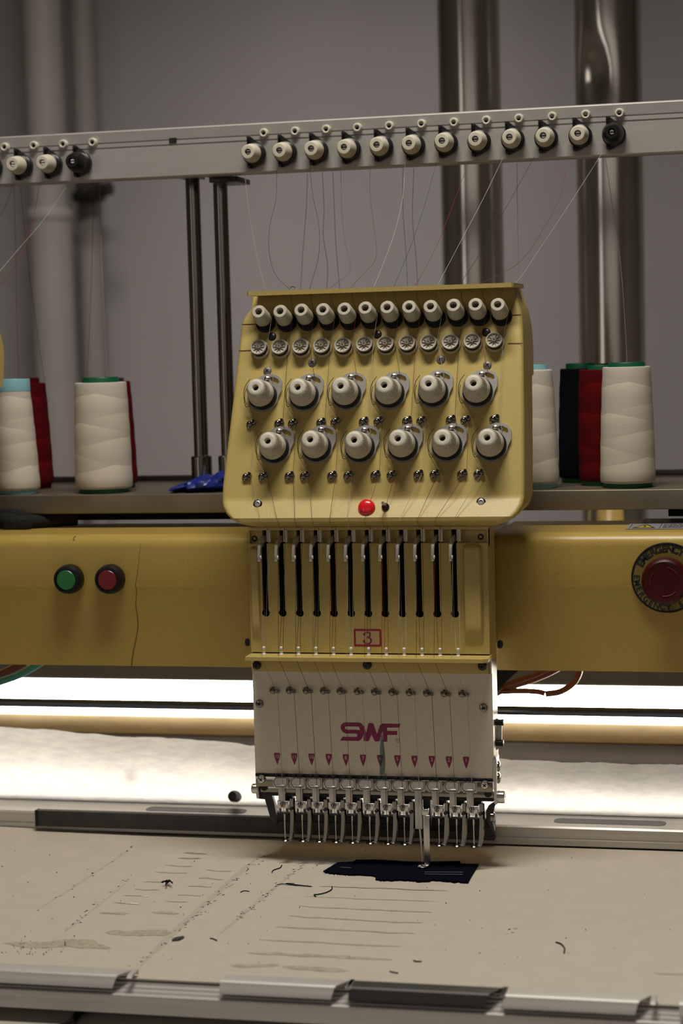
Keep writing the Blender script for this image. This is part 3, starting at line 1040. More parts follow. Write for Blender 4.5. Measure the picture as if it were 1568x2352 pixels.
cone(240, 1133, 0.187, 124, 112, 878, 866, M['conewhite'], M['cored'], 'white thread cone with green core, left of the two chrome poles', core_w=78)
cone(262, 1118, 0.262, 104, 86, 876, 868, M['conered'], M['corered'], 'dark red thread cone mostly hidden behind the lone white cone at left')
cone(41, 1137, 0.178, 98, 70, 890, 870, M['conewhite'], M['coreb'], 'slim white thread cone with light blue core at the far left', core_w=70)
cone(72, 1122, 0.262, 98, 78, 880, 868, M['conered'], M['conered'], 'dark red thread cone behind the slim white cone at far left', core_w=52)
cone(-20, 1120, 0.300, 96, 78, 880, 868, M['conered'], M['corered'], 'dark red thread cone showing as a sliver at the left edge')
cone(1234, 1117, 0.187, 100, 76, 849, 837, M['conewhite'], M['coreb'], 'slim white thread cone with light blue core, half hidden by the head', core_w=56)
cone(1442, 1110, 0.187, 127, 110, 842, 832, M['conewhite'], M['cored'], 'white thread cone with green core, rightmost on the shelf', core_w=84)
cone(1336, 1105, 0.275, 106, 92, 846, 834, M['conenavy'], M['cored'], 'navy thread cone beside the slim white cone, right of head', core_w=66)
cone(1386, 1110, 0.225, 112, 106, 848, 838, M['conered'], M['cored'], 'dark red thread cone with green core, left of the rightmost white cone', core_w=66)
cone(1426, 1102, 0.320, 100, 84, 846, 834, M['coneblack'], M['cored'], 'black thread cone hidden behind the red and white cones at right', core_w=96)

# blue plastic film on the shelf
mb = MB()
a, b = PY(393, 1132, 0.175), PY(560, 1132, 0.175)
rings = []
for i in range(29):
    f = i / 28
    X = a.x + (b.x - a.x) * f
    hgt = 0.006 + 0.012 * math.sin(min(1, f * 1.3 + 0.05) * PI * 0.55) ** 1.5 + 0.004 * mnoise.noise((f * 7, 1, 2))
    if f < 0.05:
        hgt *= 0.7
    rg = []
    for j in range(20):
        aa = 2 * PI * j / 20
        rad = 1 + 0.28 * mnoise.noise((f * 9, math.cos(aa) * 1.6, math.sin(aa) * 1.6))
        yy = 0.192 + 0.034 * math.cos(aa) * rad * (0.6 + 0.4 * math.sin(PI * min(1, f + 0.2)))
        zz = ZSH + 0.001 + max(0.0, hgt * (0.5 + 0.55 * math.sin(aa) * rad))
        rg.append(Vector((X, max(0.153, min(0.2345, yy)), zz)))
    rings.append(rg)
mb.loft(rings, True, (True, True))
tag(obj('plastic_film', mb, M['blue'], smooth=20), 'crumpled blue plastic film on the shelf at the pole foot', 'plastic film')

# ================================================================== beam covers
BY = 0.06
zbt = PY(300, 1226, BY + 0.016).z
zbb = PY(300, 1533, BY).z
zcr = PY(300, 1348, BY).z


def beam_profile():
    p = [(BY + 0.150, zbt - 0.001)]
    p += [(BY + 0.016, zbt)]
    for k in range(9):
        a = PI / 2 * k / 8
        p.append((BY + 0.014 - 0.014 * math.sin(a), zbt - 0.014 + 0.014 * math.cos(a)))
    p += [(BY - 0.0002, zcr + 0.001), (BY, zcr), (BY + 0.009, zbb + 0.0008), (BY + 0.0098, zbb), (BY + 0.0112, zbb + 0.0004), (BY + 0.0112, zbb + 0.012), (BY + 0.15, zbb + 0.012)]
    return p


def beam_cover(xa, xb, label, round_left=0.0, round_right=0.0):
    t = thing('beam_cover', label, 'machine cover', ((xa + xb) / 2, BY + 0.07, zbb), 'yellow covers along the machine beam')
    pr = beam_profile()
    rings = []
    xs = [(xa, 1.0)]
    def sh(p, k):   # pull the skin in towards the beam axis near a rounded end
        return (p[0] + (0.006 * k if p[0] < BY + 0.03 else 0), p[1] - (0.006 * k if p[1] > zbt - 0.02 else 0))
    st_ = []
    if round_left:
        for k in range(6):
            a = PI / 2 * k / 5
            st_.append((xa + 0.006 * (1 - math.cos(a)), 1 - math.sin(a)))
    else:
        st_.append((xa, 0))
    if round_right:
        for k in range(6):
            a = PI / 2 * k / 5
            st_.append((xb - 0.006 * math.sin(a) * 0 - 0.006 * (1 - math.sin(a)), 1 - math.cos(a)))
    else:
        st_.append((xb, 0))
    for (x_, k) in st_:
        rings.append([Vector((x_, *sh(p, k))) for p in pr])
    return t, MB().loft(rings, True, (True, True))


EX, EY = X3, Z3                       # frame of anything facing the viewer squarely
xl = PY(574, 1400, BY).x + 0.01
t, mb = beam_cover(-0.75, xl, 'yellow beam cover left of the head, cracked, with green and red buttons')
# the crack and a scratch belong to the skin
ck = [(323, 1248), (319, 1285), (315, 1320), (311, 1342), (314, 1362), (311, 1388), (316, 1420), (317, 1440), (312, 1468), (306, 1496), (303, 1515), (302, 1530)]
pts, ww = [], []
for i, (x, y) in enumerate(ck):
    zz = PY(x, y, BY).z
    yo = BY - 0.0006 + (0.009 * max(0, (zcr - zz) / (zcr - zbb)))
    q = PY(x, y, yo)
    pts.append(q)
    ww.append(0.0002 + 0.0007 * (i / 11) ** 0.8)
for i in range(len(pts) - 1):
    a, b = pts[i], pts[i + 1]
    mb.add([a - X3 * ww[i] / 2, a + X3 * ww[i] / 2, b + X3 * ww[i + 1] / 2, b - X3 * ww[i + 1] / 2], [[0, 1, 2, 3]], 1)
pts = [PZ(x, y, zbt + 0.0003) for x, y in ((168, 1239), (170, 1234), (174, 1230))]
mb.tube([PY(x, y, BY + 0.002) for x, y in ((168, 1240), (170, 1235), (174, 1231))], 0.0004, 6, mi=1)
p = PY(565, 1477, BY)
mb.prism([(q[0], q[1]) for q in rrect(0.0052, 0.0078, 0.0024)], (p.x, BY + 0.0048, p.z), X3, Z3, 0.0002, mi=2)
obj('cover_skin', mb, [M['yellow2'], M['brown'], M['hole']], t, fix=False)
for (px, py, m, lab) in ((162, 1329, M['green'], 'green push button'), (256, 1329, M['redbtn'], 'red push button')):
    p = PY(px, py, BY)
    bz = obj('button_bezel', MB().lathe((p.x, BY - 0.0002, p.z), FN, [(0.0160, 0), (0.0162, 0.004), (0.0152, 0.011), (0.0140, 0.0135), (0.0115, 0.014), (0.0112, 0.0128)], 48), M['black'], t)
    obj('button_cap', MB().lathe((p.x, BY, p.z), FN, [(0.0108, 0.006), (0.0108, 0.0138), (0.0100, 0.0146), (0.0075, 0.0147)], 40), m, bz, label=lab)

xr = PY(1130, 1400, BY).x + 0.0005
t, mb = beam_cover(xr, 0.62, 'yellow beam cover right of the head, with the emergency stop', round_left=1)
p = PY(1146, 1482, BY)
mb.prism(rrect(0.0056, 0.0082, 0.0026), (p.x, BY + 0.0048, p.z), X3, Z3, 0.0002, mi=1)
obj('cover_skin', mb, [M['yellow2'], M['hole']], t, fix=False)
# emergency stop
p = PY(1531, 1327, BY - 0.001)
s = (PY(1532, 1327, BY).x - PY(1531, 1327, BY).x)
R1 = 82 * s
ring = obj('legend_ring', MB().lathe((p.x, BY, p.z), FN, [(R1, -0.001), (R1, 0.0015), (R1 * 0.985, 0.0022), (R1 * 0.6, 0.0022)], 64), M['ringyel'], t, label='yellow legend ring of the emergency stop')
mb = MB()
mb.lathe((p.x, BY, p.z), FN, [(R1 * 1.004, -0.001), (R1 * 1.004, 0.0016), (R1 * 0.985, 0.0026), (R1 * 0.945, 0.0026), (R1 * 0.945, 0.0010)], 64, cap=(False, False))
obj('rim', mb, M['black'], ring)
mb = MB()
for txt, a0, sgn, fs_, rad in (('EMERGENCY STOP', 151, -1, 0.0100, 0.825), ('EMERGENCY STOP', 178, 1, 0.0084, 0.850)):
    for k, ch in enumerate(txt):
        a = math.radians(a0 + sgn * k * (11.3 if sgn < 0 else 11.9))
        c_ = Vector((p.x, BY - 0.0025, p.z)) + X3 * (R1 * rad * math.cos(a)) + Z3 * (R1 * rad * math.sin(a))
        ra = a - PI / 2 if sgn < 0 else a + PI / 2
        ex, ez = X3 * math.cos(ra) + Z3 * math.sin(ra), X3 * -math.sin(ra) + Z3 * math.cos(ra)
        if ch != ' ':
            mb.text(ch, fs_, c_, ex, ez, bold=0.03)
obj('lettering', mb, M['ink'], ring, smooth=0, fix=False)
R2 = 55 * s
mb = MB().lathe((p.x, BY, p.z), FN, [(0.010, 0.002), (0.010, 0.018), (R2 * 0.9, 0.020), (R2 * 0.99, 0.023), (R2, 0.027), (R2 * 0.985, 0.031), (R2 * 0.93, 0.0345), (R2 * 0.84, 0.0360), (R2 * 0.70, 0.0352), (R2 * 0.55, 0.0350)], 64)
eb = obj('emergency_button', mb, M['estop'], t, label='red mushroom emergency stop button')
mb = MB()
for a0 in (20, 140, 260):
    mb.tube([Vector((p.x + R2 * 0.60 * math.cos(math.radians(a0 + k * 12)), BY - 0.0352, p.z + R2 * 0.60 * math.sin(math.radians(a0 + k * 12)))) for k in range(6)], 0.0006, 6)
obj('twist_arrow', mb, M['redbtn'], eb)
# warning labels on the top face
for (xl_, yl_, xr2, yr2, tri) in ((1436, 1216, 1480, 1204, True), (1472, 1202.5, 1500, 1192, False)):
    A, B = PZ(xl_, yl_, zbt), PZ(xr2, yr2, zbt)
    A.y = max(A.y, BY + 0.0165)
    ya, yb_ = A.y, B.y
    x0, x1 = A.x, A.x + 0.16
    t2 = obj('warning_label', MB().prism([(x0, ya), (x1, ya), (x1, yb_), (x0, yb_)], (0, 0, zbt + 0.0006), X3, Y3, 0.0004), M['label'], t, label='grey warning label')
    mb = MB()
    z_ = zbt + 0.0008
    d = yb_ - ya
    if tri:
        P = [(x0 + 0.006, ya + 0.12 * d), (x0 + 0.030, ya + 0.12 * d), (x0 + 0.018, ya + 0.92 * d)]
        q = MB().prism(P, (0, 0, z_), X3, Y3, 0, holes=[[(x0 + 0.0095, ya + 0.2 * d), (x0 + 0.0265, ya + 0.2 * d), (x0 + 0.018, ya + 0.78 * d)]])
        mb.add(q.v, q.f, 0)
        mb.add(*(lambda q: (q.v, q.f))(MB().prism([(x0 + 0.0095, ya + 0.2 * d), (x0 + 0.0265, ya + 0.2 * d), (x0 + 0.018, ya + 0.78 * d)], (0, 0, z_), X3, Y3, 0)), 1)
        mb.text('!', d * 0.5, Vector((x0 + 0.018, ya + 0.42 * d, z_ + 0.0001)), X3, Y3, 0)
    for xx in ((x0 + 0.003,) + ((x0 + 0.034,) if tri else ())):
        mb.add([(xx, ya + 0.1 * d, z_), (xx + 0.0006, ya + 0.1 * d, z_), (xx + 0.0006, yb_ - 0.05 * d, z_), (xx, yb_ - 0.05 * d, z_)], [[0, 1, 2, 3]], 0)
    for r_ in range(4):
        xx = x0 + (0.037 if tri else 0.008)
        yy = ya + (0.16 + 0.2 * r_) * d
        while xx < x1 - 0.01:
            w = RND.uniform(0.002, 0.007)
            mb.add([(xx, yy, z_), (xx + w, yy, z_), (xx + w, yy + 0.07 * d, z_), (xx, yy + 0.07 * d, z_)], [[0, 1, 2, 3]], 0)
            xx += w + 0.0012
    obj('print', mb, [M['ink'], M['lblyel']], t2, smooth=0, fix=False)

# black wiring on the left of the beam
mb = MB()
P3 = [Vector((-0.70, 0.155, zbt + 0.012)), Vector((-0.46, 0.145, zbt + 0.010)), PY(30, 1201, 0.14), Vector((PY(100, 1198, 0.15).x, 0.16, zbt + 0.008)), Vector((PY(180, 1190, 0.18).x, 0.176, zbt + 0.009))]
mb.tube(P3, 0.0085, 12)
mb.tube([p + Vector((0, 0.008, 0.007)) for p in P3], 0.0065, 10)
p = PY(38, 1206, 0.135)
mb.box((p.x, 0.142, zbt + 0.006), (0.03, 0.02, 0.011), bev=0.001)
tag(obj('wiring_bundle', mb, M['void']), 'black wiring bundle lying on the left beam cover under the shelf', 'cable')


def cable(pts, r, m, label, Y0=0.16):
    tag(obj('cable', MB().tube([PY(x, y, Y0 + dy) for x, y, dy in pts], r, 12, sub=6), m), label, 'cable')


cable([(1128, 1592, -0.01), (1160, 1574, 0), (1200, 1560, 0.01), (1240, 1545, 0.02), (1290, 1520, 0.03)], 0.0034, M['orange'], 'orange cable rising under the right beam cover, uppermost of the bunch')
cable([(1126, 1600, 0), (1165, 1580, 0.015), (1215, 1564, 0.022), (1262, 1545, 0.03), (1300, 1524, 0.035)], 0.0036, M['orange'], 'orange cable under the right beam cover, second from the top')
cable([(1120, 1585, 0), (1150, 1588, 0), (1200, 1587, 0), (1235, 1589, 0), (1251, 1593, 0)], 0.0030, M['orange'], 'straight orange cable end below the bunch under right cover')
cable([(1253, 1594, 0.002), (1285, 1589, 0.002), (1312, 1573, 0.004), (1327, 1552, 0.006), (1335, 1522, 0.01)], 0.0034, M['orange'], 'orange cable curving down from the right beam cover by itself')
cable([(-40, 1580, 0), (0, 1566, 0), (40, 1552, 0), (70, 1536, 0), (110, 1512, 0)], 0.0042, M['teal'], 'teal cable hanging under the left beam cover', 0.11)
cable([(-40, 1562, 0), (0, 1551, 0), (30, 1538, 0), (60, 1520, 0)], 0.0060, M['brown'], 'brown cable behind the teal one under left beam cover', 0.13)

# ================================================================== embroidery head
hd = thing('embroidery_head', 'yellow and ivory twelve needle embroidery head in the middle of the machine', 'embroidery head', (0, 0.05, 0.872))
TA, TB = math.radians(18.5), math.radians(22.5)
PH = 0.0312
pA = PY(855, 1150, -0.024)
nA = Vector((0, -math.cos(TA), math.sin(TA)))
uA = Vector((0, math.sin(TA), math.cos(TA)))
pB = PN(870, 803, pA, nA)
nB = Vector((0, -math.cos(TB), math.sin(TB)))
uB = Vector((0, math.sin(TB), math.cos(TB)))


def panel(x, y, h=0.0):
    q = PN(x, y, pA + nA * h, nA)
    if (q - pB).z > 0:
        q = PN(x, y, pB + nB * h, nB)
    return q


def chin(y):
    # the chin below the last guides kicks out, then rolls under
    return -0.0085 * max(0, min(1, (y - 1144) / 50)) + 0.018 * max(0, (y - 1192) / 15) ** 1.4


def casing(dx=0.0):
    """tilted tension box: rows (pixel y, left x, right x) lofted with soft long edges"""
    rows = [(1207, 582, 1124), (1203, 566, 1142), (1196, 549, 1162), (1187, 534, 1180), (1175, 521, 1193), (1160, 512, 1200), (1150, 509.5, 1202), (1145, 508.6, 1203), (1138, 508.6, 1203), (1110, 510, 1203.5), (1050, 517, 1203.5),
            (1000, 523, 1203), (950, 529, 1203), (900, 535, 1202), (874, 538, 1202), (870, 538.5, 1202), (850, 541, 1201.5), (804, 546.5, 1201), (770, 550, 1200), (745, 553, 1199), (732, 555, 1197.5), (722, 558.5, 1196), (712, 564, 1193.5), (704, 571, 1190.5), (698, 576, 1188), (664, 578, 1183)]
    TH = 0.078
    R_ = 0.0045
    rings = []
    for (y, xa, xb) in rows:
        a, b = panel(xa, y), panel(xb, y)
        # same height for both ends of a row: the roll of the camera tilts pixel rows
        z = (a.z + b.z) / 2
        n = nA if (a - pB).z <= 0 else nB
        yy = (a.y + b.y) / 2
        dep = TH * max(0.5, min(1.0, 0.5 + 0.5 * (y - 664) / 120)) - (0.013 if y > 872 else 0)
        under = chin(y)
        left = [Vector((a.x + R_ * (1 - math.cos(t_)), yy + under, z)) - n * (R_ * (1 - math.sin(t_))) for t_ in [PI / 2 * k / 5 for k in range(6)]]
        right = [Vector((b.x - R_ * (1 - math.cos(t_)), yy + under, z)) - n * (R_ * (1 - math.sin(t_))) for t_ in [PI / 2 * k / 5 for k in range(6)]]
        back = [Vector((b.x, yy + dep * 1.02, z + 0.0)) + Vector((0, 0, -0.0)), Vector((a.x, yy + dep * 1.02, z))]
        ks = R_ + 0.0025
        sup = [Vector((a.x, yy + under, z)) - n * ks, Vector((a.x + ks, yy + under, z)), Vector((b.x - ks, yy + under, z)), Vector((b.x, yy + under, z)) - n * ks]
        rg = [back[1], sup[0]] + left + [sup[1], sup[2]] + right[::-1] + [sup[3], back[0]]
        rings.append([p + Vector((dx, 0, 0)) for p in rg])
    return MB().loft(rings, True, (True, True))


mb = casing()
def fold_line(mb, px0, px1, py0, py1, h=0.0004, w=0.0009, mi=1):
    a, b = panel(px0, py0, h), panel(px1, py1, h)
    mb.add([a - Z3 * w / 2, b - Z3 * w / 2, b + Z3 * w / 2, a + Z3 * w / 2], [[0, 1, 2, 3]], mi)


for (x0, x1, y0, y1) in ((555, 586, 745.5, 744.5), (548, 577, 806, 805), (1165, 1197, 724.5, 723), (1166, 1199, 789, 789)):
    fold_line(mb, x0, x1, y0, y1)
obj('tension_box', mb, [M['yellow'], M['brown']], hd, smooth=34, fix=False)
# top lip over the tension posts
q = panel(870, 690)
LF = q.y - 0.027
a, b = PY(565.5, 671, LF), PY(1178, 648, LF)
zl = (a.z + b.z) / 2
mb = MB()
mb.prism([(a.x, LF + 0.002), (a.x + 0.002, LF), (b.x - 0.002, LF), (b.x, LF + 0.002), (b.x + 0.003, q.y + 0.03), (a.x + 0.008, q.y + 0.03)], (0, 0, zl), X3, Y3, 0.0044)
mb.span((a.x + 0.012, q.y + 0.012, zl - 0.008), (b.x - 0.002, q.y + 0.030, zl - 0.004))
obj('top_lip', mb, M['yellow'], hd)
lipY, lipZ = LF + 0.012, zl

# ---- repeated fittings on the tension box, each built once in the tilt of its row
def post_body(n):
    return MB().lathe((0, 0, 0), n, [(0.0080, 0.0110), (0.0086, 0.0120), (0.0086, 0.0145), (0.0074, 0.0298), (0.0066, 0.0311), (0.0038, 0.0312), (0.0035, 0.0307), (0.0035, 0.022)], 40)


def post_spring(n):
    return MB().lathe((0, 0, 0), n, [(0.0105, 0.0), (0.0105, 0.002), (0.0070, 0.003), (0.0088, 0.0045), (0.0070, 0.006), (0.0088, 0.0075), (0.0072, 0.0086), (0.0088, 0.0096), (0.0088, 0.0106), (0.0075, 0.0114)], 36)


def post_pin(n):
    u = uB
    mb = MB()
    for sgn in (1, -1):
        mb.prism([(sgn * x if sgn > 0 else sgn * x, y) for x, y in [(0.0006, -0.0022), (0.0017, -0.0018), (0.0025, 0), (0.0017, 0.0018), (0.0006, 0.0022)]][::sgn],
                 n * 0.0270, X3, u, 0.005)
    return mb


def wheel_rim(n):
    return MB().lathe((0, 0, 0), n, [(0.0068, 0.0074), (0.0084, 0.0080), (0.0086, 0.0092), (0.0080, 0.0100), (0.0070, 0.0098), (0.0064, 0.0084), (0.0030, 0.0080)], 40)


def wheel_groove(n):
    return MB().lathe((0, 0, 0), n, [(0.0085, 0.0030), (0.0079, 0.0042), (0.0079, 0.0062), (0.0080, 0.0076)], 40)


def wheel_flange(n):
    return MB().lathe((0, 0, 0), n, [(0.0098, 0.0000), (0.0101, 0.0012), (0.0098, 0.0026), (0.0088, 0.0032)], 40)


def wheel_hub(n):
    mb = MB().lathe((0, 0, 0), n, [(0.0024, 0.007), (0.0024, 0.0100), (0.0018, 0.0106), (0.0009, 0.0106), (0.0008, 0.0095)], 24)
    e1, e2 = X3, uB
    for k in range(10):
        a = 2 * PI * k / 10
        d = e1 * math.cos(a) + e2 * math.sin(a)
        mb.box(n * 0.0086 + d * 0.0042, (0.0040, 0.0006, 0.0012), (d, n.cross(d), n))
    return mb


def knob_cap(n):
    pr = [(0.0114, 0.0178), (0.0121, 0.0184), (0.0121, 0.0196), (0.0116, 0.0202), (0.0100, 0.0292), (0.0090, 0.0312), (0.0075, 0.0324), (0.0055, 0.0328), (0.0034, 0.0324), (0.0030, 0.0316), (0.0029, 0.0240)]
    return MB().lathe((0, 0, 0), n, pr, 80, knurl=(3, 4, 5), kamp=0.00040)


def knob_collar(n):
    return MB().lathe((0, 0, 0), n, [(0.0134, 0.0098), (0.0137, 0.0106), (0.0137, 0.0120), (0.0124, 0.0170), (0.0116, 0.0176)], 48)


def knob_disc(n):
    return MB().lathe((0, 0, 0), n, [(0.0150, 0.0034), (0.0154, 0.0042), (0.0150, 0.0062), (0.0128, 0.0072), (0.0146, 0.0084), (0.0146, 0.0092), (0.0125, 0.0100)], 48)


def knob_hole(n):
    return MB().lathe((0, 0, 0), n, [(0.0029, 0.020), (0.0029, 0.0260)], 20)


def bracket(n, u):
    mm = lambda L: [(x / 1000, y / 1000) for x, y in L]
    outer = mm([(-9, 14), (-7, 18), (-2, 21.5), (4, 23.3), (10, 22.9), (16, 20.6), (19.3, 16), (19.4, 6), (17, 0)]) + [(0.0165 * math.cos(a), 0.0165 * math.sin(a)) for a in np.linspace(-0.05, -PI * 1.28, 26)]
    hole = mm([(7, 20.2), (11, 19.8), (15.6, 17.2), (16.8, 14), (15, 12.4), (12, 13.2), (8.5, 15.5), (6.3, 18.2)])
    return MB().prism(outer[::-1], n * 0.0034, X3, u, 0.0034, holes=[hole])


def bracket_screw(n, u):
    return MB().lathe(X3 * 0.0035 + u * 0.0178, n, [(0.0030, 0.003), (0.0030, 0.0045), (0.0022, 0.0060), (0.0008, 0.0066)], 20)


def check_spring(n, u):
    mb = MB()
    f = lambda x, y, h: X3 * x / 1000 + u * y / 1000 + n * h / 1000
    mb.tube([f(-13.5, 17, 7), (f(-17.5, 10, 8)), f(-19, 2, 8), f(-18, -6, 8), f(-16, -12.5, 8), f(-13.5, -12, 7)], 0.00035, 6)
    mb.tube([f(-16.5, 6, 9), f(-17.5, 0, 9), f(-17, -6, 9), f(-15, -11, 8)], 0.0003, 6)
    return mb


def guide_screw(n, u):
    mb = MB().lathe((0, 0, 0), n, [(0.0040, 0.0), (0.0040, 0.0008), (0.0034, 0.001), (0.0034, 0.0022), (0.0028, 0.0038), (0.0016, 0.0048), (0.0004, 0.0051)], 24)
    return mb


def guide_clip(n, u):
    mb = MB()
    f = lambda x, y, h: X3 * x / 1000 + u * y / 1000 + n * h / 1000
    mb.box(f(3.2, 0.2, 0.9), (0.0045, 0.0034, 0.0008), (X3, u, n), bev=0.0002)
    mb.lathe(f(4.6, 1.2, 0), n, [(0.0020, 0.0004), (0.0020, 0.0052), (0.0014, 0.0058)], 14)
    mb.tube([f(3.4, 3.2, 5), f(4.6, 3.6, 5.4), f(6.0, 2.6, 5.4), f(6.4, 1.0, 5), f(5.8, -0.8, 4.2)], 0.0005, 6)
    return mb


def cross_screw(n, u):
    return MB().lathe((0, 0, 0), n, [(0.0044, 0.0), (0.0043, 0.0006), (0.0034, 0.0014), (0.0012, 0.0018)], 28)


def cross_slot(n, u, h=0.0019):
    mb = MB()
    a1, a2 = (X3 + u).normalized(), (u - X3).normalized()
    for d, e in ((a1, a2), (a2, a1)):
        mb.box(n * (h - 0.0006), (0.0042, 0.0010, 0.0014), (d, e, n))
    return mb


def zpx(zx, zy, s=2.0907, ox=500, oy=630):
    return (zx / s + ox, zy / s + oy)


POSTS, WHEELS, KN3, KN4, GA, GB = [], [], [], [], [], []
for (zx, zy) in ((195, 178), (298, 176), (399, 170), (503, 168), (606, 165), (707, 160), (812, 157), (917, 155), (1020, 153), (1130, 147), (1236, 144), (1343, 144)):
    x, y = zpx(zx, zy)
    o = PN(x, y, pB + nB * PH, nB) - nB * PH
    POSTS.append(o)
    g = part('pretension_post', 'post_body', lambda: post_body(nB), M['creamgrey'], hd, o)
    part('spring_base', 'post_spring', lambda: post_spring(nB), M['black'], g, o, label='black spring base')
    part('slotted_pin', 'post_pin', lambda: post_pin(nB), M['chrome'], g, o)
for (zx, zy) in ((193, 347), (293, 345), (394, 342), (495, 339), (597, 337), (701, 332), (802, 330), (906, 327), (1009, 324), (1114, 321), (1219, 317), (1325, 313)):
    x, y = zpx(zx, zy)
    o = PN(x, y, pB + nB * 0.0100, nB) - nB * 0.0100
    WHEELS.append(o)
    g = part('guide_wheel', 'wheel_rim', lambda: wheel_rim(nB), M['creamgrey'], hd, o)
    part('spoked_hub', 'wheel_hub', lambda: wheel_hub(nB), M['hubgrey'], g, o)
    part('groove', 'wheel_groove', lambda: wheel_groove(nB), M['black'], g, o)
    part('flange', 'wheel_flange', lambda: wheel_flange(nB), M['flange'], g, o)
for row, pts, oy in ((3, ((180, 543), (382, 541), (588, 535), (798, 531), (1010, 524), (1226, 522)), 630), (4, ((238, 172), (442, 165), (653, 167), (863, 160), (1077, 158), (1292, 156)), 930)):
    for (zx, zy) in pts:
        x, y = zpx(zx, zy, oy=oy)
        o = PN(x, y, pA + nA * 0.0325, nA) - nA * 0.0325
        (KN3 if row == 3 else KN4).append(o)
        g = part('tension_knob', 'knob_cap', lambda: knob_cap(nA), M['cream'], hd, o)
        part('collar', 'knob_collar', lambda: knob_collar(nA), M['cream'], g, o)
        part('tension_disc', 'knob_disc', lambda: knob_disc(nA), M['black'], g, o, label='black tension disc')
        part('bore', 'knob_hole', lambda: knob_hole(nA), M['hole'], g, o)
        part('bracket', 'bracket', lambda: bracket(nA, uA), M['brsteel'], g, o, label='steel bracket with a looped opening')
        part('bracket_screw', 'bracket_screw', lambda: bracket_screw(nA, uA), M['steel'], g, o)
        part('check_spring', 'check_spring', lambda: check_spring(nA, uA), M['darkmetal'], g, o)
for lst, pts, oy in ((GA, ((150, 717), (285, 712), (350, 712), (487, 708), (555, 706), (692, 703), (762, 703), (900, 700), (968, 700), (1110, 695), (1180, 697), (1320, 692)), 630),
                     (GB, ((130, 342), (208, 340), (335, 338), (408, 338), (540, 336), (617, 336), (748, 333), (825, 333), (955, 330), (1032, 330), (1165, 328), (1243, 328)), 930)):
    for (zx, zy) in pts:
        x, y = zpx(zx, zy, oy=oy)
        o = panel(x, y, 0.004) - nA * 0.004
        lst.append(o)
        g = part('thread_guide', 'gscrew', lambda: guide_screw(nA, uA), M['dchrome'], hd, o)
        part('clip', 'gclip', lambda: guide_clip(nA, uA), M['dchrome'], g, o)
for (x, y) in ((614, 852), (717, 833), (1012, 826), (1119, 839)):
    o = panel(x, y)
    g = part('cross_screw', 'xscrew', lambda: cross_screw(nA, uA), M['screwgrey'], hd, o)
    part('screw_slot', 'xslot', lambda: cross_slot(nA, uA), M['hole'], g, o)
for (x, y) in ((625, 773), (867, 768), (1116, 763)):
    o = panel(x, y)
    part('cross_screw', 'xscrewb', lambda: cross_screw(nB, uB), M['darkmetal'], hd, o)
for (x, y) in ((593, 1157), (1105, 1153)):
    o = panel(x, y) + Y3 * chin(y)
    g = part('socket_bolt', 'sbolt', lambda: MB().lathe((0, 0, 0), nA, [(0.0046, -0.001), (0.0046, 0.0004), (0.0038, 0.0008), (0.0034, 0.0004)], 28), M['black'], hd, o)
    part('socket_head', 'sbolth', lambda: MB().lathe((0, 0, 0), nA, [(0.0032, 0), (0.0032, 0.0014), (0.0028, 0.0017), (0.0017, 0.0017), (0.0016, 0.0010)], 24), M['satin'], g, o)
o = panel(844, 1166) + Y3 * chin(1166)
g = obj('red_lamp', MB().lathe(o, nA, [(0.0086, -0.001), (0.0088, 0.0012), (0.0084, 0.0026), (0.0070, 0.0044), (0.0045, 0.0056), (0.0015, 0.0060)], 40), M['red'], hd, label='round red indicator lamp')
o = panel(887, 1164) + Y3 * chin(1164)
g = obj('toggle_switch', MB().lathe(o, nA, [(0.0038, -0.001), (0.0038, 0.0022), (0.0028, 0.0040), (0.0020, 0.0046)], 24), M['black'], hd, label='small black toggle switch')
tipv = o + nA * 0.0125 + uA * 0.0012 - X3 * 0.0005
obj('lever', MB().tube([o + nA * 0.003, tipv], lambda f: 0.0009 + 0.0007 * f, 12, smooth=False), M['steel'], g)

# ---- arm that carries the head, case body behind the cover
CF = -0.0100          # front of the take-up cover
xL, xR = PY(573.5, 1380, CF).x, PY(1122, 1380, CF).x
zP1, zP2 = PY(845, 1213, -0.015).z, PY(845, 1521, -0.03).z
zPl = PY(853, 1545, 0).z
zBot = PY(857, 1785, 0).z
mb = MB().span((xL + 0.012, 0.040, zP2 + 0.004), (xR - 0.006, 0.180, zbt - 0.002), bev=0.004)
obj('arm', mb, M['yellow2'], hd)
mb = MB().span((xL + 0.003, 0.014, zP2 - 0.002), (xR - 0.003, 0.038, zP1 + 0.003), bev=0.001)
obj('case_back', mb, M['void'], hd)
mb = MB().span((PY(588, 1660, 0).x, 0.0022, zBot + 0.002), (PY(1131, 1660, 0).x - 0.0025, 0.036, zP2 + 0.004), bev=0.001)
obj('case_body', mb, M['satin'], hd)
xs_ = PY(1131, 1660, 0).x
mb = MB().span((xs_ - 0.0024, 0.0005, zBot - 0.002), (xs_, 0.036, zP2 + 0.012), bev=0.0005)
obj('side_plate', mb, M['alu'], hd, label='bright aluminium side plate')
# upper guide plate
zg = PY(845, 1209, -0.0135).z
mb = MB().span((PY(569, 1213, -0.0135).x, -0.0135, zg - 0.0036), (PY(1119.5, 1211, -0.0135).x, 0.006, zg), bev=0.0008)
obj('guide_plate', mb, M['yellow'], hd)
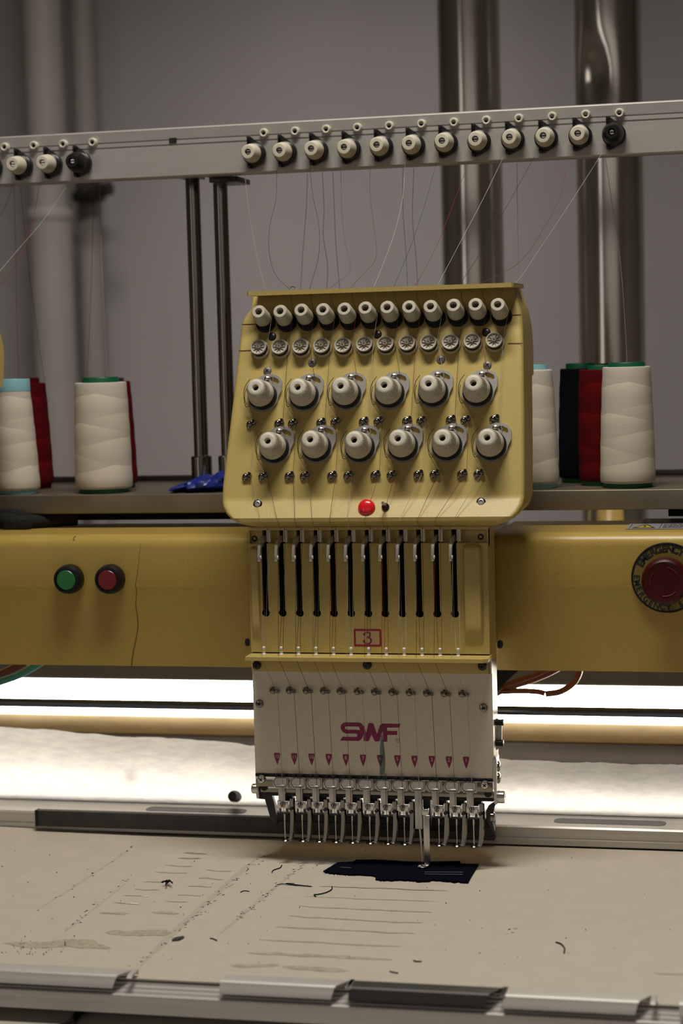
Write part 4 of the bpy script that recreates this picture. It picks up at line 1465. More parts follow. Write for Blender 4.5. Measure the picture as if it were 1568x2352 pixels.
# take-up cover: a comb of fingers between twelve slots
SLX = [607.5, 646, 685.5, 725, 764, 803.5, 843, 882, 921.5, 961, 1001.5, 1042]
ztop = PY(845, 1248, CF).z
zslot = PY(845, 1409, CF).z
z2 = zP2 + 0.006
SX = [PY(x, 1330, CF).x + 0.0002 for x in SLX]
hw, hr = 0.0030, 0.0042
outl = [(xL, z2), (xL, ztop)]
cut = []
for x_ in SX:
    outl += [(x_ - hw, ztop)]
    a0 = math.asin(hw / hr)
    for k in range(11):
        a = PI / 2 + a0 + (2 * PI - 2 * a0) * k / 10
        outl.append((x_ + hr * math.cos(a), zslot + hr * math.sin(a)))
    outl += [(x_ + hw, ztop)]
outl += [(xR, ztop), (xR, z2)]
mb = MB().prism(outl[::-1], (0, CF, 0), X3, Z3, 0.0032)
edges = [xL] + [v for x_ in SX for v in (x_ - hw, x_ + hw)] + [xR]
for k in range(0, len(edges), 2):
    mb.span((edges[k], -0.0030, ztop - 0.004), (edges[k + 1], 0.0042, zg - 0.002))
mb.span((xL, CF + 0.003, z2 - 0.008), (xL + 0.0012, 0.036, zg - 0.003))
mb.span((xR - 0.0012, CF + 0.003, z2 - 0.008), (xR, 0.036, zg - 0.003))
# step line above the badge
obj('takeup_cover', mb, M['yellow'], hd, smooth=30)
for (xa, xb, ya, yb_, d) in ((1062, 1109, 1250, 1490, 0.0048), (572, 599, 1255, 1480, 0.0042)):
    a, b = PY(xa, ya, CF - 0.003), PY(xb, yb_, CF - 0.003)
    c_ = Vector(((a.x + b.x) / 2, CF + 0.0001, (a.z + b.z) / 2))
    mb = pad(MB(), c_, X3, Z3, abs(b.x - a.x), abs(a.z - b.z), 0.006, d)
    obj('raised_pad', mb, M['yellow'], hd, smooth=50)
# badge 3
c_ = PY(844, 1464.5, CF)
s = PY(845, 1464, CF).x - PY(844, 1464, CF).x
fx = lambda zx, zy: ((zx - 718) / 11.2 * s, -(zy - 387) / 11.2 * s)
O = Vector((c_.x, CF - 0.0002, c_.z))
mb = MB().prism(rrect(63 * s, 39.5 * s, 3 * s), O, X3, Z3, 0.0002, holes=[rrect(54.5 * s, 31 * s, 1 * s)])
mb.prism(rrect(54.5 * s, 31 * s, 1 * s), O + Y3 * 0.00012, X3, Z3, 0, mi=1)
O2 = O - Y3 * 0.0001
for pts, ww in (([(640, 300), (650, 268), (700, 248), (755, 258), (783, 305), (762, 355), (715, 376), (690, 379)], [30, 22, 16, 34, 46, 34, 16, 8]),
                ([(690, 379), (735, 383), (785, 405), (805, 460), (780, 515), (715, 535), (655, 525), (630, 480)], [8, 14, 34, 52, 38, 16, 22, 34])):
    q = []
    w2 = []
    for i in range(len(pts) - 1):
        for k in range(5):
            f = k / 5
            p0, p1 = pts[max(i - 1, 0)], pts[i]
            p2, p3 = pts[i + 1], pts[min(i + 2, len(pts) - 1)]
            cmr = lambda a, b, c, d: 0.5 * (2 * b + (c - a) * f + (2 * a - 5 * b + 4 * c - d) * f * f + (3 * b - a - 3 * c + d) * f ** 3)
            q.append(fx(cmr(p0[0], p1[0], p2[0], p3[0]), cmr(p0[1], p1[1], p2[1], p3[1])))
            w2.append((ww[i] + (ww[i + 1] - ww[i]) * f) / 11.2 * s)
    q.append(fx(*pts[-1]))
    w2.append(ww[-1] / 11.2 * s)
    mb.strip(q, w2, O2, X3, Z3)
for bx_, by_, r_ in ((636, 298, 30), (626, 478, 33)):
    mb.prism(circ(r_ / 11.2 * s, 16, fx(bx_, by_)), O2 - Y3 * 0.00003, X3, Z3, 0)
obj('number_badge', mb, [M['crimson'], M['pinkish']], hd, smooth=0, fix=False, label='crimson framed number 3 badge')
# ceramic inserts, levers, nubs
CX = [PY(x, 1225, -0.0105).x for x in (616.5, 655, 694, 733.5, 772.5, 811.5, 851.5, 891, 931, 971, 1011.5, 1053)]
def lever_mesh():
    out = [(0.012, 0.0042), (-0.006, 0.0042), (-0.0145, 0.0026), (-0.0195, -0.0015), (-0.0225, -0.0075), (-0.0240, -0.0135), (-0.0242, -0.0178), (-0.0232, -0.0196), (-0.0216, -0.0196), (-0.0206, -0.0178),
           (-0.0202, -0.0125), (-0.0180, -0.0068), (-0.0125, -0.0034), (-0.006, -0.0022), (0.012, -0.0022)]
    mb = MB().prism(out, (0.0014, 0, 0), Y3, Z3, 0.0028)
    return mb


def lever_eye():
    return MB().lathe((0.0013, -0.0223, -0.0158), X3, [(0.0021, 0), (0.0021, 0.0006), (0.0017, 0.0009), (0.0009, 0.0009), (0.0008, 0.0003)], 18)


def lip_nub():
    return MB().lathe((0, 0, 0), Z3, [(0.0024, -0.001), (0.0024, 0.0008), (0.0016, 0.0016), (0.0016, 0.0052), (0.0019, 0.0062), (0.0018, 0.0078), (0.0010, 0.0086)], 20)


zl2 = PY(845, 1512, -0.034).z
NUBX = [PY(x, 1500, -0.018).x for x in (606, 646, 685.5, 725.5, 766, 806, 846.5, 887, 928, 969, 1010.5, 1052)]
EYE = []
for k in range(12):
    o = Vector((SX[k] + 0.0004, -0.0080, PY(845, 1239, -0.008).z))
    g = part('takeup_lever', 'lever', lever_mesh, M['lever'], hd, o)
    part('thread_eye', 'levereye', lever_eye, M['ceramic'], g, o)
    EYE.append(o + Vector((0.002, -0.0223, -0.017)))
    part('ceramic_insert', 'cinsert', lambda: MB().lathe((0, 0, 0), Z3, [(0.0023, 0.0042), (0.0023, -0.0110), (0.0018, -0.0116), (0.0009, -0.0116)], 20), M['ceramic'], hd, (CX[k], -0.0105, zg - 0.004))
    part('guide_nub', 'nub', lip_nub, M['ceramic'], hd, (NUBX[k], -0.0180, zl2))
a, b = PY(562, 1516, -0.034), PY(1119.5, 1520, -0.034)
mb = MB()
w_ = b.x - a.x
mb.prism([(a.x, -0.033), (a.x + 0.001, -0.034), (b.x - 0.005, -0.034), (b.x, -0.030), (b.x, 0.0035), (a.x, 0.0035)], (0, 0, zl2), X3, Y3, 0.0038)
obj('lower_guide_lip', mb, M['yellow'], hd)
mb = MB().span((PY(578, 1535, 0).x, -0.001, zPl), (PY(1122.5, 1535, 0).x, 0.0035, zl2 - 0.0039), bev=0.0005)
obj('cover_skirt', mb, M['yellow'], hd)


def bolt_mesh():
    return MB().lathe((0, 0, 0), FN, [(0.0046, 0.0), (0.0046, 0.0018), (0.0040, 0.0036), (0.0026, 0.0046), (0.0014, 0.0046), (0.0013, 0.0030)], 24)


for (x, y, Y_) in ((587, 1236, 0.0012), (1105, 1232, 0.0012), (590, 1527.5, -0.001), (843.5, 1527, -0.001), (1108, 1529.5, -0.001)):
    p = PY(x, y, Y_)
    g = part('cover_bolt', 'cbolt', bolt_mesh, M['darkmetal'], hd, (p.x, Y_, p.z))

# ---- ivory needle plate with its printing
a, b = PY(582, 1660, 0), PY(1129, 1660, 0)
mb = MB().span((PY(581.5, 1620, 0).x, 0.0, zBot + 0.0015), (PY(1131, 1620, 0).x, 0.002, zPl + 0.0003), bev=0.0003)
obj('needle_plate', mb, M['plate'], hd, label='ivory front plate')
mb = MB()
O = Vector((0, -0.00015, 0))


def lz(zx, zy, Y_=-0.0001):
    p = PY(zx / 7.84 + 750, zy / 7.84 + 1640, Y_)
    return (p.x, p.z)


Sout = [(240, 478), (262, 445), (285, 410), (520, 415), (545, 403), (553, 383), (545, 362), (520, 352), (345, 352), (300, 332), (265, 292), (248, 245), (258, 200), (288, 167), (335, 150), (590, 155), (628, 170), (648, 200),
        (658, 260), (664, 330), (656, 385), (636, 432), (608, 468), (570, 485)]
Shole = [(345, 222), (578, 228), (592, 260), (604, 300), (580, 290), (545, 285), (360, 283), (335, 268), (328, 248), (333, 230)]
Wout = [(652, 200), (672, 215), (712, 338), (752, 172), (768, 160), (825, 163), (842, 176), (905, 362), (955, 212), (978, 184), (1012, 172), (1014, 300), (985, 360), (965, 440), (950, 495), (865, 492), (806, 370), (757, 488), (668, 487)]
Fout = [(1000, 172), (1330, 178), (1305, 243), (1087, 245), (1087, 305), (1270, 307), (1268, 377), (1090, 377), (1088, 498), (1018, 498), (1012, 300)]
for k, (ol, hs) in enumerate(((Sout, [Shole]), (Wout, []), (Fout, []))):
    mb.prism([lz(*p) for p in ol], O - Y3 * 0.00003 * k, X3, Z3, 0, holes=[[lz(*p) for p in h] for h in hs])
rc = lz(1275, 475)
mb.prism(circ(0.0021, 20, rc), O, X3, Z3, 0, holes=[circ(0.00175, 20, rc)])
mb.text('R', 0.0028, O + X3 * rc[0] + Z3 * rc[1], X3, Z3)
obj('maker_logo', mb, M['magenta'], hd, smooth=0, fix=False, label='magenta maker lettering on the ivory plate')
for k in range(12):
    x = 636 + (1070 - 636) * k / 11.0
    y = 1731 + (1740.0 - 1731) * k / 11.0
    p = PY(x, y, -0.0001)
    sh = [(-0.0030, 0.0004), (-0.0026, 0.0008), (0.0026, 0.0008), (0.0030, 0.0004), (0.0030, -0.0022), (0.0020, -0.0062), (0, -0.0118), (-0.0020, -0.0062), (-0.0030, -0.0022)]
    sh = [(u_ * 1.06, v_) for u_, v_ in sh]
    o = Vector((p.x, -0.00015, p.z))
    g = obj('needle_marker', MB().prism(sh[::-1], o, X3, Z3, 0), M['magenta'], hd, smooth=0, fix=False)
    obj('numeral', MB().text(str(12 - k), 0.0052 if k > 2 else 0.0046, o + Vector((0, -0.00005, -0.0030)), X3, Z3, bold=0.012), M['pale'], g, smooth=0, fix=False)
mb = MB()
st_pts = [(876, 1690), (877, 1703), (877, 1715), (878, 1728), (878, 1742), (878, 1755), (877, 1768), (876, 1779)]
q = [PY(x, y, -0.0003) for x, y in st_pts]
mb.strip([(p.x, p.z) for p in q], [0.0012, 0.0034, 0.0044, 0.0052, 0.0060, 0.0058, 0.0050, 0.0036], Vector((0, -0.00032, 0)), X3, Z3)
obj('teal_stain', mb, M['stain'], hd, smooth=0, fix=False, label='teal ink stain')
ex_pl = Vector((1, 0, 0))
GC = []
for (zx, zy) in ((210, 213), (302, 213), (397, 214), (494, 215), (588, 217), (685, 219), (782, 221), (880, 223), (977, 225), (1075, 228), (1174, 230), (1274, 232)):
    x, y = zpx(zx, zy, 2.45, 540, 1500)
    p = PY(x, y, -0.003)
    o = Vector((p.x, 0.0, p.z))
    GC.append(o)
    g = part('thread_guide', 'gscrew2', lambda: guide_screw(FN, Z3), M['dchrome'], hd, o)

    def gclip2():
        mb = MB().box((0.0050, -0.0030, -0.0006), (0.0040, 0.0055, 0.0030), bev=0.0004)
        mb.box((0.0028, -0.0012, 0.0), (0.0040, 0.0010, 0.0030), bev=0.0002)
        mb.box((0.0062, -0.0052, 0.0004), (0.0026, 0.0022, 0.0016), bev=0.0003)
        return mb
    part('clip', 'gclip2', gclip2, M['dchrome'], g, o)
for (x, y) in ((595.5, 1616.5), (1110, 1626)):
    p = PY(x, y, -0.001)
    g = part('plate_screw', 'pscrew', lambda: MB().lathe((0, 0, 0), FN, [(0.0044, 0), (0.0043, 0.0008), (0.0034, 0.0024), (0.0014, 0.0030)], 28), M['chrome'], hd, (p.x, 0, p.z))
    part('screw_slot', 'pslot', lambda: cross_slot(FN, Z3, 0.0030), M['hole'], g, (p.x, 0, p.z))

# ---- needle bar assembly under the plate
Q = lambda x, y, Y_=-0.004: PY(x, y, Y_)
SLP = (1796.0 - 1787.0) / (1135 - 586) * 0 + 0.0   # bars are level in the room
def level_bar(name, x0, x1, ya, yb_, Y0, Y1, m, bev=0.0003, xm=860, label=None):
    za, zb_ = PY(xm, ya, Y0).z, PY(xm, yb_, Y0).z
    return obj(name, MB().span((PY(x0, ya, Y0).x, Y0, zb_), (PY(x1, ya, Y0).x, Y1, za), bev=bev), m, hd, label=label)


level_bar('plate_lower_edge', 586, 1131, 1783, 1790, -0.001, 0.012, M['black'])
level_bar('clip_rail', 587, 1130, 1789.5, 1813, -0.003, 0.010, M['chrome'])
level_bar('clip_rail_lower', 598, 1133, 1813, 1826, -0.001, 0.010, M['chrome'])
level_bar('clip_rail_black_bar', 612, 1133, 1826, 1834, 0.001, 0.012, M['black'])  # black bar beneath the clip rails
level_bar('wiper_rail', 628, 1134, 1874, 1905, 0.030, 0.042, M['black'])
level_bar('wiper_edge', 631, 1132, 1893, 1895, 0.0285, 0.0302, M['darkmetal'])
for (x, y) in ((600, 1790), (1113, 1803)):
    p = PY(x, y, -0.004)
    g = part('rail_screw', 'rscrew2', lambda: MB().lathe((0, 0, 0), FN, [(0.0045, 0), (0.0044, 0.001), (0.0034, 0.003), (0.0014, 0.0038)], 28), M['steel'], hd, (p.x, -0.003, p.z))
    part('screw_slot', 'rslot2', lambda: cross_slot(FN, Z3, 0.0038), M['hole'], g, (p.x, -0.003, p.z))
for (x, y) in ((606, 1808), (1120, 1823)):
    p = PY(x, y, -0.002)
    obj('dark_hole_plug', MB().lathe((p.x, -0.0011, p.z), FN, [(0.0040, -0.001), (0.0040, 0.0004), (0.003, 0.0006)], 20), M['black'], hd)

CLX = [644, 684, 722, 760.5, 798.5, 839, 879.5, 918, 958, 997, 1037.7, 1077]
CLY = [1795.5 + 13.5 * k / 11 for k in range(12)]


def clip_plate():
    mm = [(-8.2, -2.5), (-5.8, -5.6), (7.4, -5.6), (7.8, -5), (7.8, 4.4), (6.6, 5.8), (-5.2, 5.8), (-8.2, 1.5)]
    mb = MB().prism([(x / 1000, y / 1000) for x, y in mm], (0, -0.0012, 0), X3, Z3, 0.0012)
    return mb


def clip_frame():
    o_ = [(-7.4, -1.0), (-5, -4.6), (5.2, -4.6), (7.0, -2.6), (7.0, 4.2), (5.8, 5.4), (-4.8, 5.4), (-7.4, 1.6)]
    i_ = [(x * 0.93, y * 0.90 + 0.05) for x, y in o_]
    return MB().prism([(x / 1000, y / 1000) for x, y in o_], (0, -0.0015, 0), X3, Z3, 0.0004, holes=[[(x / 1000, y / 1000) for x, y in i_]])


def clip_lip():
    return MB().box((0.0002, -0.0030, -0.0022), (0.0092, 0.0034, 0.0014), bev=0.0006)


def clip_notch():
    mb = MB()
    for x_, w in ((-0.0040, 0.0030), (0.0020, 0.0052)):
        mb.box((x_, -0.0008, 0.0074), (w, 0.003, 0.0028))
    return mb


def needle_block():
    mb = MB().box((0.0, 0, 0), (0.0118, 0.008, 0.0072), bev=0.0005)
    mb.box((-0.0036, -0.0005, -0.0052), (0.0016, 0.005, 0.0060))
    mb.box((0.0036, -0.0005, -0.0056), (0.0022, 0.005, 0.0060))
    return mb


def needle_clamp():
    mb = MB().box((0.0008, -0.001, -0.0092), (0.0080, 0.006, 0.0022), bev=0.0004)
    mb.box((-0.0032, -0.002, -0.0068), (0.0012, 0.003, 0.0046))
    mb.box((0.0040, -0.002, -0.0070), (0.0016, 0.003, 0.0050))
    mb.lathe((0.0085, -0.0035, -0.0042), FN, [(0.0018, 0), (0.0018, 0.0018)], 14)
    return mb


def needle_back():
    mb = MB().box((0.001, 0.008, 0.0058), (0.0150, 0.008, 0.0052))
    mb.box((0.0075, 0.010, -0.004), (0.0030, 0.006, 0.0160))
    return mb


def block_screw():
    return MB().lathe((0, -0.004, 0), FN, [(0.0029, 0), (0.0029, 0.0009), (0.0022, 0.0014)], 22)


def block_slot():
    d = (X3 * 0.35 + Z3).normalized()
    return MB().box((0, -0.0052, 0), (0.0044, 0.0007, 0.0007), (d, Y3, d.cross(Y3)))


def foot_mesh(L=0.040, top=0.0):
    """curved presser foot blade and its ring, hanging from the block"""
    mb = MB()
    path = [(0.0098, 0.006), (0.0100, -0.006), (0.0098, -0.016), (0.0092, -0.026), (0.0082, -0.0335), (0.0070, -0.0375)]
    k_ = L / 0.040
    rings = []
    for i, (x_, z_) in enumerate(path):
        w = 0.0025 if i < 4 else 0.0021
        z_ *= k_
        rings.append([Vector((x_ - w, -0.0030, z_)), Vector((x_ + w * 0.5, -0.0040, z_)), Vector((x_ + w, -0.0020, z_)), Vector((x_ + w, 0.0000, z_)), Vector((x_ - w, -0.0010, z_))])
    mb.loft(rings, True, (True, True))
    c_ = Vector((0.0012, -0.002, -0.0385 * k_))
    mb.lathe(c_, Z3, [(0.0020, 0.0), (0.0044, 0.0), (0.0050, 0.0006), (0.0044, 0.0012), (0.0020, 0.0012), (0.0020, 0.0)], 24, cap=(False, False))
    mb.box(c_ + Vector((0.0048, 0, 0.0008)), (0.0048, 0.0040, 0.0014), bev=0.0004)
    return mb


def needle_mesh(L=0.030):
    return MB().lathe((0.0012, -0.002, -0.009), -Z3, [(0.0011, 0), (0.0011, 0.006), (0.0006, 0.0075), (0.00055, L - 0.003), (0.0002, L)], 12)


NEEDLES = []
for k in range(12):
    o = PY(CLX[k], CLY[k], -0.0045)
    o = Vector((o.x, -0.0032, PY(860, 1795.5 + 13.5 * (860 - 644) / 433 + 1.0, -0.0045).z))
    low = (k == 8)
    nb = part('needle_bar', 'nclip', clip_plate, M['satin'], hd, o)
    part('clip_frame', 'nclipf', clip_frame, M['darkmetal'], nb, o)
    part('clip_lip', 'ncliplip', clip_lip, M['steel'], nb, o)
    part('notch', 'nclipn', clip_notch, M['black'], nb, o)
    x0 = o.x - 0.0002
    b0 = Vector((PY(CLX[k] + 7.5, 1848, 0).x, 0.0, PY(860, 1853.5, -0.004).z))
    if not low:
        part('stub', 'stub', lambda: MB().box((0, 0.0, 0), (0.0072, 0.006, 0.0150), bev=0.0006).box((0.0012, -0.0031, 0), (0.0006, 0.0004, 0.0140)), M['satin'], nb, (o.x - 0.0002 + 0.0006, -0.0005, o.z - 0.0120))
        nbk = part('needle_clamp', 'nblock', needle_block, M['steel'], hd, b0)
        part('clamp_jaw', 'nclamp', needle_clamp, M['darkmetal'], nbk, b0)
        part('holder', 'nback', needle_back, M['black'], nbk, b0)
        part('clamp_screw', 'bscrew', block_screw, M['dchrome'], nbk, b0)
        part('screw_slot', 'bslot', block_slot, M['hole'], nbk, b0)
        part('needle', 'needle', needle_mesh, M['steel'], nbk, b0)
        part('presser_foot', 'foot', foot_mesh, M['dchrome'], hd, b0)
        NEEDLES.append(b0 + Vector((0.0012, -0.0035, -0.012)))
    else:
        zlow = PY(960, 1905, -0.004).z
        obj('stub', MB().span((o.x - 0.0034, -0.0038, zlow), (o.x + 0.0040, 0.0028, o.z - 0.0045), bev=0.0006), M['satin'], nb)
        p = PY(977, 1864, -0.002)
        obj('needle_clamp', MB().box(p, (0.0064, 0.007, 0.0064), bev=0.0005), M['steel'], hd)
        obj('holder', MB().span((p.x - 0.0036, 0.004, PY(975, 1900, 0).z), (p.x + 0.0040, 0.012, PY(975, 1826, 0).z)), M['black'], hd)
        zf0 = ZS + 0.0029
        mb = MB()
        xa = PY(979.5, 1940, -0.006).x
        mb.box((xa, -0.0045, (zf0 + 0.002 + p.z - 0.003) / 2), (0.0064, 0.0022, p.z - 0.003 - zf0 - 0.002), bev=0.0006)
        mb.lathe((xa - 0.0048, -0.0065, zf0), Z3, [(0.0020, 0.0), (0.0044, 0.0), (0.0050, 0.0006), (0.0044, 0.0014), (0.0020, 0.0014), (0.0020, 0.0)], 24, cap=(False, False))
        mb.box((xa - 0.0012, -0.0058, zf0 + 0.0012), (0.0060, 0.0042, 0.0022), bev=0.0004)
        obj('presser_foot', mb, M['steel'], hd, label='presser foot lowered onto the navy scrap')
        xn = xa - 0.0048
        obj('needle', MB().lathe((o.x + 0.0012, -0.0012, zlow + 0.001), Vector((xn - o.x - 0.0012, -0.0053, zf0 - zlow + 0.0)), [(0.0011, 0), (0.0011, 0.014), (0.0006, 0.018), (0.00055, 0.034), (0.0003, 0.036)], 12), M['steel'], hd)
        NEEDLES.append(Vector((xn, -0.0072, zf0 + 0.012)))
        LOWN = Vector((xn, -0.0066, zf0))

# end brackets
def px_prism(name, pts, Y0, depth, m, label=None, holes=()):
    P = [PY(x, y, Y0) for x, y in pts]
    return obj(name, MB().prism([(p.x, p.z) for p in P][::-1], (0, Y0, 0), X3, Z3, depth), m, hd, label=label)


px_prism('left_bracket', [(587, 1806), (606, 1806), (616, 1812), (618, 1822), (624, 1826), (630, 1846), (634, 1872), (635, 1893), (629, 1897), (621, 1880), (612, 1850), (608, 1836), (590, 1834)], 0.004, 0.006, M['darkmetal'])
px_prism('left_cheek', [(584.5, 1800), (592, 1800), (595, 1834), (589, 1834)], -0.001, 0.014, M['satin'])
px_prism('right_bracket', [(1133, 1842), (1140, 1843), (1134, 1855), (1131, 1890), (1136, 1910), (1132, 1912), (1122, 1893), (1116, 1880), (1116, 1862), (1122, 1850)], 0.004, 0.006, M['darkmetal'])
a = PY(1133, 1745, -0.004)
mb = MB()
P = [PY(x, y, -0.003) for x, y in ((1131.5, 1752), (1134, 1744), (1139, 1741), (1140, 1746), (1140.5, 1848), (1135, 1846))]
mb.prism([(p.x, p.z) for p in P][::-1], (0, -0.003, 0), X3, Z3, 0.018)
xck = max(p.x for p in P)
obj('right_cheek', mb, M['satin'], hd)
for (x, y) in ((1142, 1760), (1142.5, 1787)):
    p = PY(x, y, 0.006)
    p.x = xck
    obj('cheek_screw', MB().lathe(p, X3, [(0.0058, -0.0015), (0.0056, 0.0006), (0.0040, 0.0022), (0.0015, 0.0027)], 24), M['chrome'], hd)
p = PY(1142, 1830, 0.004)
p.x = xck
obj('large_screw', MB().lathe(p, X3, [(0.0060, -0.002), (0.0064, 0), (0.0064, 0.0058), (0.0056, 0.0068), (0.0022, 0.0070), (0.0020, 0.005)], 28), M['steel'], hd)
p = PY(589, 1811, 0.002)
obj('large_screw', MB().lathe(p, -X3, [(0.0048, -0.002), (0.0052, 0), (0.0052, 0.0040), (0.0044, 0.0048)], 28), M['steel'], hd)
p = PY(1132, 1876, 0.0)
obj('cheek_screw', MB().lathe(p, X3, [(0.0050, -0.002), (0.0050, 0.0006), (0.0036, 0.0018)], 24), M['chrome'], hd)
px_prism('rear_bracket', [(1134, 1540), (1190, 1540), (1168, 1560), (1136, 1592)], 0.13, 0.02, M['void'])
# small bracket with two black bolts on the right side
P = [PY(x, y, 0.022) for x, y in ((1139, 1650), (1152, 1656), (1152, 1712), (1139, 1724))]
obj('side_bracket', MB().prism([(p.x, p.z) for p in P][::-1], (0, 0.022, 0), X3, Z3, 0.002), M['alu'], hd)
for (x, y) in ((1142, 1659), (1142, 1707)):
    p = PY(x, y, 0.019)
    g = obj('side_bolt', MB().lathe(p, X3, [(0.0030, -0.003), (0.0030, 0.0036), (0.0034, 0.0038), (0.0034, 0.0062), (0.0022, 0.0066)], 18), M['black'], hd)

# ---- neighbouring head: only its box edge shows at the left border
xe = panel(1201.5, 835).x
tx = PY(6.5, 835, panel(1203, 835).y + 0.0795).x
mb = casing(dx=tx - xe)
n2 = thing('embroidery_head', 'next yellow embroidery head, only a sliver at the left edge', 'embroidery head', (tx - xe, 0.05, 1.15))
obj('tension_box', mb, M['yellow'], n2, smooth=34)

# ================================================================== sewing threads
TC = {'white': mat('thread_white', (0.44, 0.42, 0.38), 0.6), 'dark': mat('thread_dark', (0.022, 0.020, 0.024), 0.6),
      'red': mat('thread_red', (0.20, 0.018, 0.016), 0.6), 'green': mat('thread_green', (0.02, 0.06, 0.045), 0.6),
      'pink': mat('thread_dusty_pink', (0.33, 0.25, 0.22), 0.6), 'ash': mat('thread_grey', (0.10, 0.095, 0.10), 0.6)}
cols = ['pink', 'dark', 'dark', 'ash', 'red', 'white', 'green', 'red', 'white', 'dark', 'red', 'white']
names = ['dusty pink', 'dark', 'dark', 'grey', 'red', 'white', 'dark green', 'red', 'white', 'dark', 'red', 'white']
top = [
    [(563, 398), (565, 430), (574, 500), (590, 590), (606, 664)],
    [(636, 388), (633, 460), (619, 520), (618, 580), (632, 630), (648, 661)],
    [(711, 384), (718, 450), (732, 520), (731, 590), (716, 660)],
    [(782, 380), (784, 470), (791, 550), (804, 605), (800, 630), (778, 646), (765, 658)],
    [(850, 378), (849, 440), (857, 510), (864, 570), (860, 600), (838, 625), (814, 658)],
    [(930, 374), (925, 450), (910, 520), (890, 580), (862, 656)],
    [(1003, 370), (975, 470), (945, 560), (910, 655)],
    [(1077, 368), (1040, 470), (1000, 570), (961, 654)],
    [(1155, 362), (1110, 455), (1060, 550), (1012, 652)],
    [(1227, 360), (1160, 480), (1110, 570), (1062, 650)],
    [(1304, 356), (1286, 450), (1245, 530), (1190, 605), (1118, 647)],
    [(1382, 352), (1310, 465), (1240, 570), (1186, 648), (1160, 656)],
]
LIPX = [610, 665, 711, 758, 806, 859, 905, 955, 1006, 1057, 1106, 1158]
for k in range(12):
    pts = []
    m_ = len(top[k])
    for j, (x, y) in enumerate(top[k]):
        f = j / (m_ - 1)
        pts.append(PY(x, y, RY - 0.009 + (lipY - RY + 0.009) * f))
    lx = PY(LIPX[k], 668, lipY)
    pts[-1] = Vector((lx.x, lipY, lipZ + 0.0012))
    mb = MB().tube(pts, 0.00020, 5, sub=5)
    W_ = WHEELS[k]
    dn = []
    po = POSTS[k]
    dn.append(Vector((lx.x, lipY, lipZ + 0.0012)))
    dn.append(Vector((lx.x, lipY + 0.006, lipZ - 0.012)))
    dn.append(po + X3 * 0.0092 + nB * 0.012 + uB * 0.004)
    dn.append(W_ + X3 * 0.0085 + nB * 0.0052 + uB * 0.004)
    K = KN3[k // 2] if k % 2 == 0 else KN4[k // 2]
    ga, gb = GA[k], GB[k]
    br = K + X3 * 0.0105 + uA * 0.0160 + nA * 0.0045
    sp = K - X3 * 0.0158 - uA * 0.0122 + nA * 0.0078
    if k % 2 == 1:
        dn.append(ga + X3 * 0.0060 + uA * 0.001 + nA * 0.0046)
    dn += [br, K + X3 * 0.002 + uA * 0.002 + nA * 0.0095, K - X3 * 0.008 - uA * 0.008 + nA * 0.0095, sp]
    if k % 2 == 0:
        dn.append(ga + X3 * 0.0060 + uA * 0.001 + nA * 0.0046)
    dn.append(gb + X3 * 0.0060 + uA * 0.001 + nA * 0.0046)
    cxp = Vector((CX[k], -0.0205, zg + 0.010))
    e = panel(850, 1198, 0.0005)
    dn.append(Vector((CX[k], e.y + chin(1194) - 0.0012, e.z + 0.002)))
    dn.append(Vector((CX[k], e.y + chin(1200) + 0.002, e.z - 0.006)))
    dn.append(Vector((CX[k], -0.0138, zg + 0.0005)))
    dn.append(Vector((CX[k], -0.0132, zg - 0.0160)))
    dn.append(Vector((NUBX[k] + 0.0020, -0.0185, zl2 + 0.0055)))
    dn.append(Vector((NUBX[k], -0.0203, zl2 + 0.0050)))
    dn.append(Vector((NUBX[k] - 0.0018, -0.0185, zl2 + 0.0060)))
    dn.append(Vector((SX[k] - 0.0006, -0.0118, zslot - 0.001)))
    dn.append(EYE[k] + Vector((0.0, 0, 0.0008)))
    dn.append(Vector((EYE[k].x - 0.0036, -0.0270, zl2 + 0.0004)))
    dn.append(Vector((EYE[k].x - 0.0030, -0.0260, zl2 - 0.0042)))
    g_ = GC[k]
    dn.append(Vector((g_.x + 0.0048, -0.0064, g_.z + 0.0006)))
    dn.append(Vector((g_.x + 0.0062, -0.0058, g_.z - 0.0022)))
    zc_ = PY(860, 1789, -0.003).z
    dn.append(Vector((NEEDLES[k].x - 0.0006 if k != 8 else g_.x + 0.0085, -0.0055, zc_)))
    if k != 8:
        dn.append(NEEDLES[k] + Vector((0.0, -0.002, 0.006)))
        dn.append(NEEDLES[k] + Vector((0.0, -0.001, -0.022)))
    else:
        dn.append(Vector((LOWN.x - 0.004, -0.0058, PY(960, 1870, -0.006).z)))
        dn.append(LOWN + Vector((0, -0.0004, 0.010)))
    mb.tube(dn, 0.00022, 5, smooth=False)
    tag(obj('sewing_thread', mb, TC[cols[k]], origin=(0, 0, 0), smooth=60), '%s thread running from the rail down the head to needle %d' % (names[k], 12 - k), 'thread', 'threads feeding the twelve needles')


def loose(pts, Ya, Yb, c, label, r=0.00024):
    m_ = len(pts)
    P = [PY(x, y, Ya + (Yb - Ya) * j / (m_ - 1)) for j, (x, y) in enumerate(pts)]
    tag(obj('cone_thread', MB().tube(P, r, 5, sub=5), TC[c], smooth=60), label, 'thread', 'threads rising from the cones')


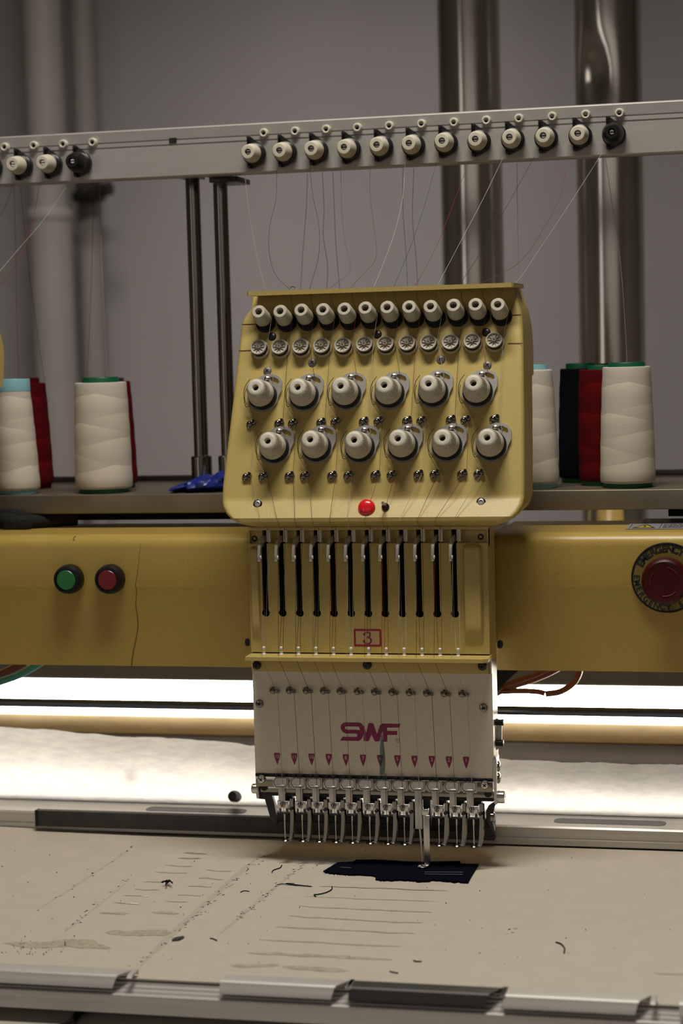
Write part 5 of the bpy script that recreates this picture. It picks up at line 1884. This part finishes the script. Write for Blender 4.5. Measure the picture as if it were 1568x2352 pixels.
B2 = 0.205
loose([(740, 396), (744, 480), (742, 540), (752, 610), (750, 664)], B2, B2, 'dark', 'dark thread hanging straight behind the head, left of the red one')
loose([(764, 394), (767, 470), (771, 560), (780, 664)], B2, B2, 'dark', 'dark straight thread hanging behind the bent grey thread')
loose([(706, 398), (703, 480), (696, 570), (690, 668)], B2, B2, 'ash', 'faint grey thread hanging behind the left side of the head')
loose([(925, 386), (925, 480), (932, 580), (936, 660)], B2, B2, 'ash', 'faint grey thread hanging beside the white one above the head')
loose([(950, 386), (947, 500), (955, 590), (959, 660)], B2, B2, 'red', 'faint red thread hanging straight above the middle of the head')
loose([(1390, 364), (1404, 460), (1424, 600), (1434, 730), (1440, 834)], B2, 0.187, 'pink', 'dusty pink thread running from the rail to the rightmost white cone')
loose([(1187, 376), (1188, 500), (1190, 600), (1193, 700), (1228, 836)], B2, 0.19, 'pink', 'faint pale thread dropping beside the right shoulder of the head')
loose([(30, 424), (14, 470), (0, 495), (-30, 550)], RY, RY - 0.06, 'dark', 'dark thread slanting left under the leftmost rail tensioner')
loose([(32, 428), (36, 560), (38, 700), (43, 868)], B2, B2, 'red', 'dull red thread rising straight from behind the slim cone')
loose([(47, 428), (60, 560), (82, 740), (103, 882)], B2, 0.26, 'ash', 'grey thread slanting down to the dark red cone at far left')
loose([(92, 420), (76, 500), (52, 580), (0, 655), (-30, 690)], RY, RY - 0.08, 'red', 'red thread slanting down to the left edge of the view')
loose([(152, 430), (100, 505), (40, 575), (0, 622), (-30, 655)], RY, RY - 0.08, 'white', 'white thread slanting down to the left edge of the view')
loose([(216, 414), (212, 560), (208, 700), (200, 866)], B2, 0.22, 'red', 'dull red thread above the lone white cone, the left one')
loose([(228, 414), (232, 560), (236, 660), (246, 868)], B2, 0.187, 'pink', 'pale thread above the lone white cone, the right one')
mb = MB().tube([PY(x, y, lipY) for x, y in ((667, 662), (669, 659), (673, 658.5), (678, 661))], 0.0004, 6)
tag(obj('thread_curl', mb, TC['dark']), 'tiny dark thread curl on top of the head lip', 'thread')
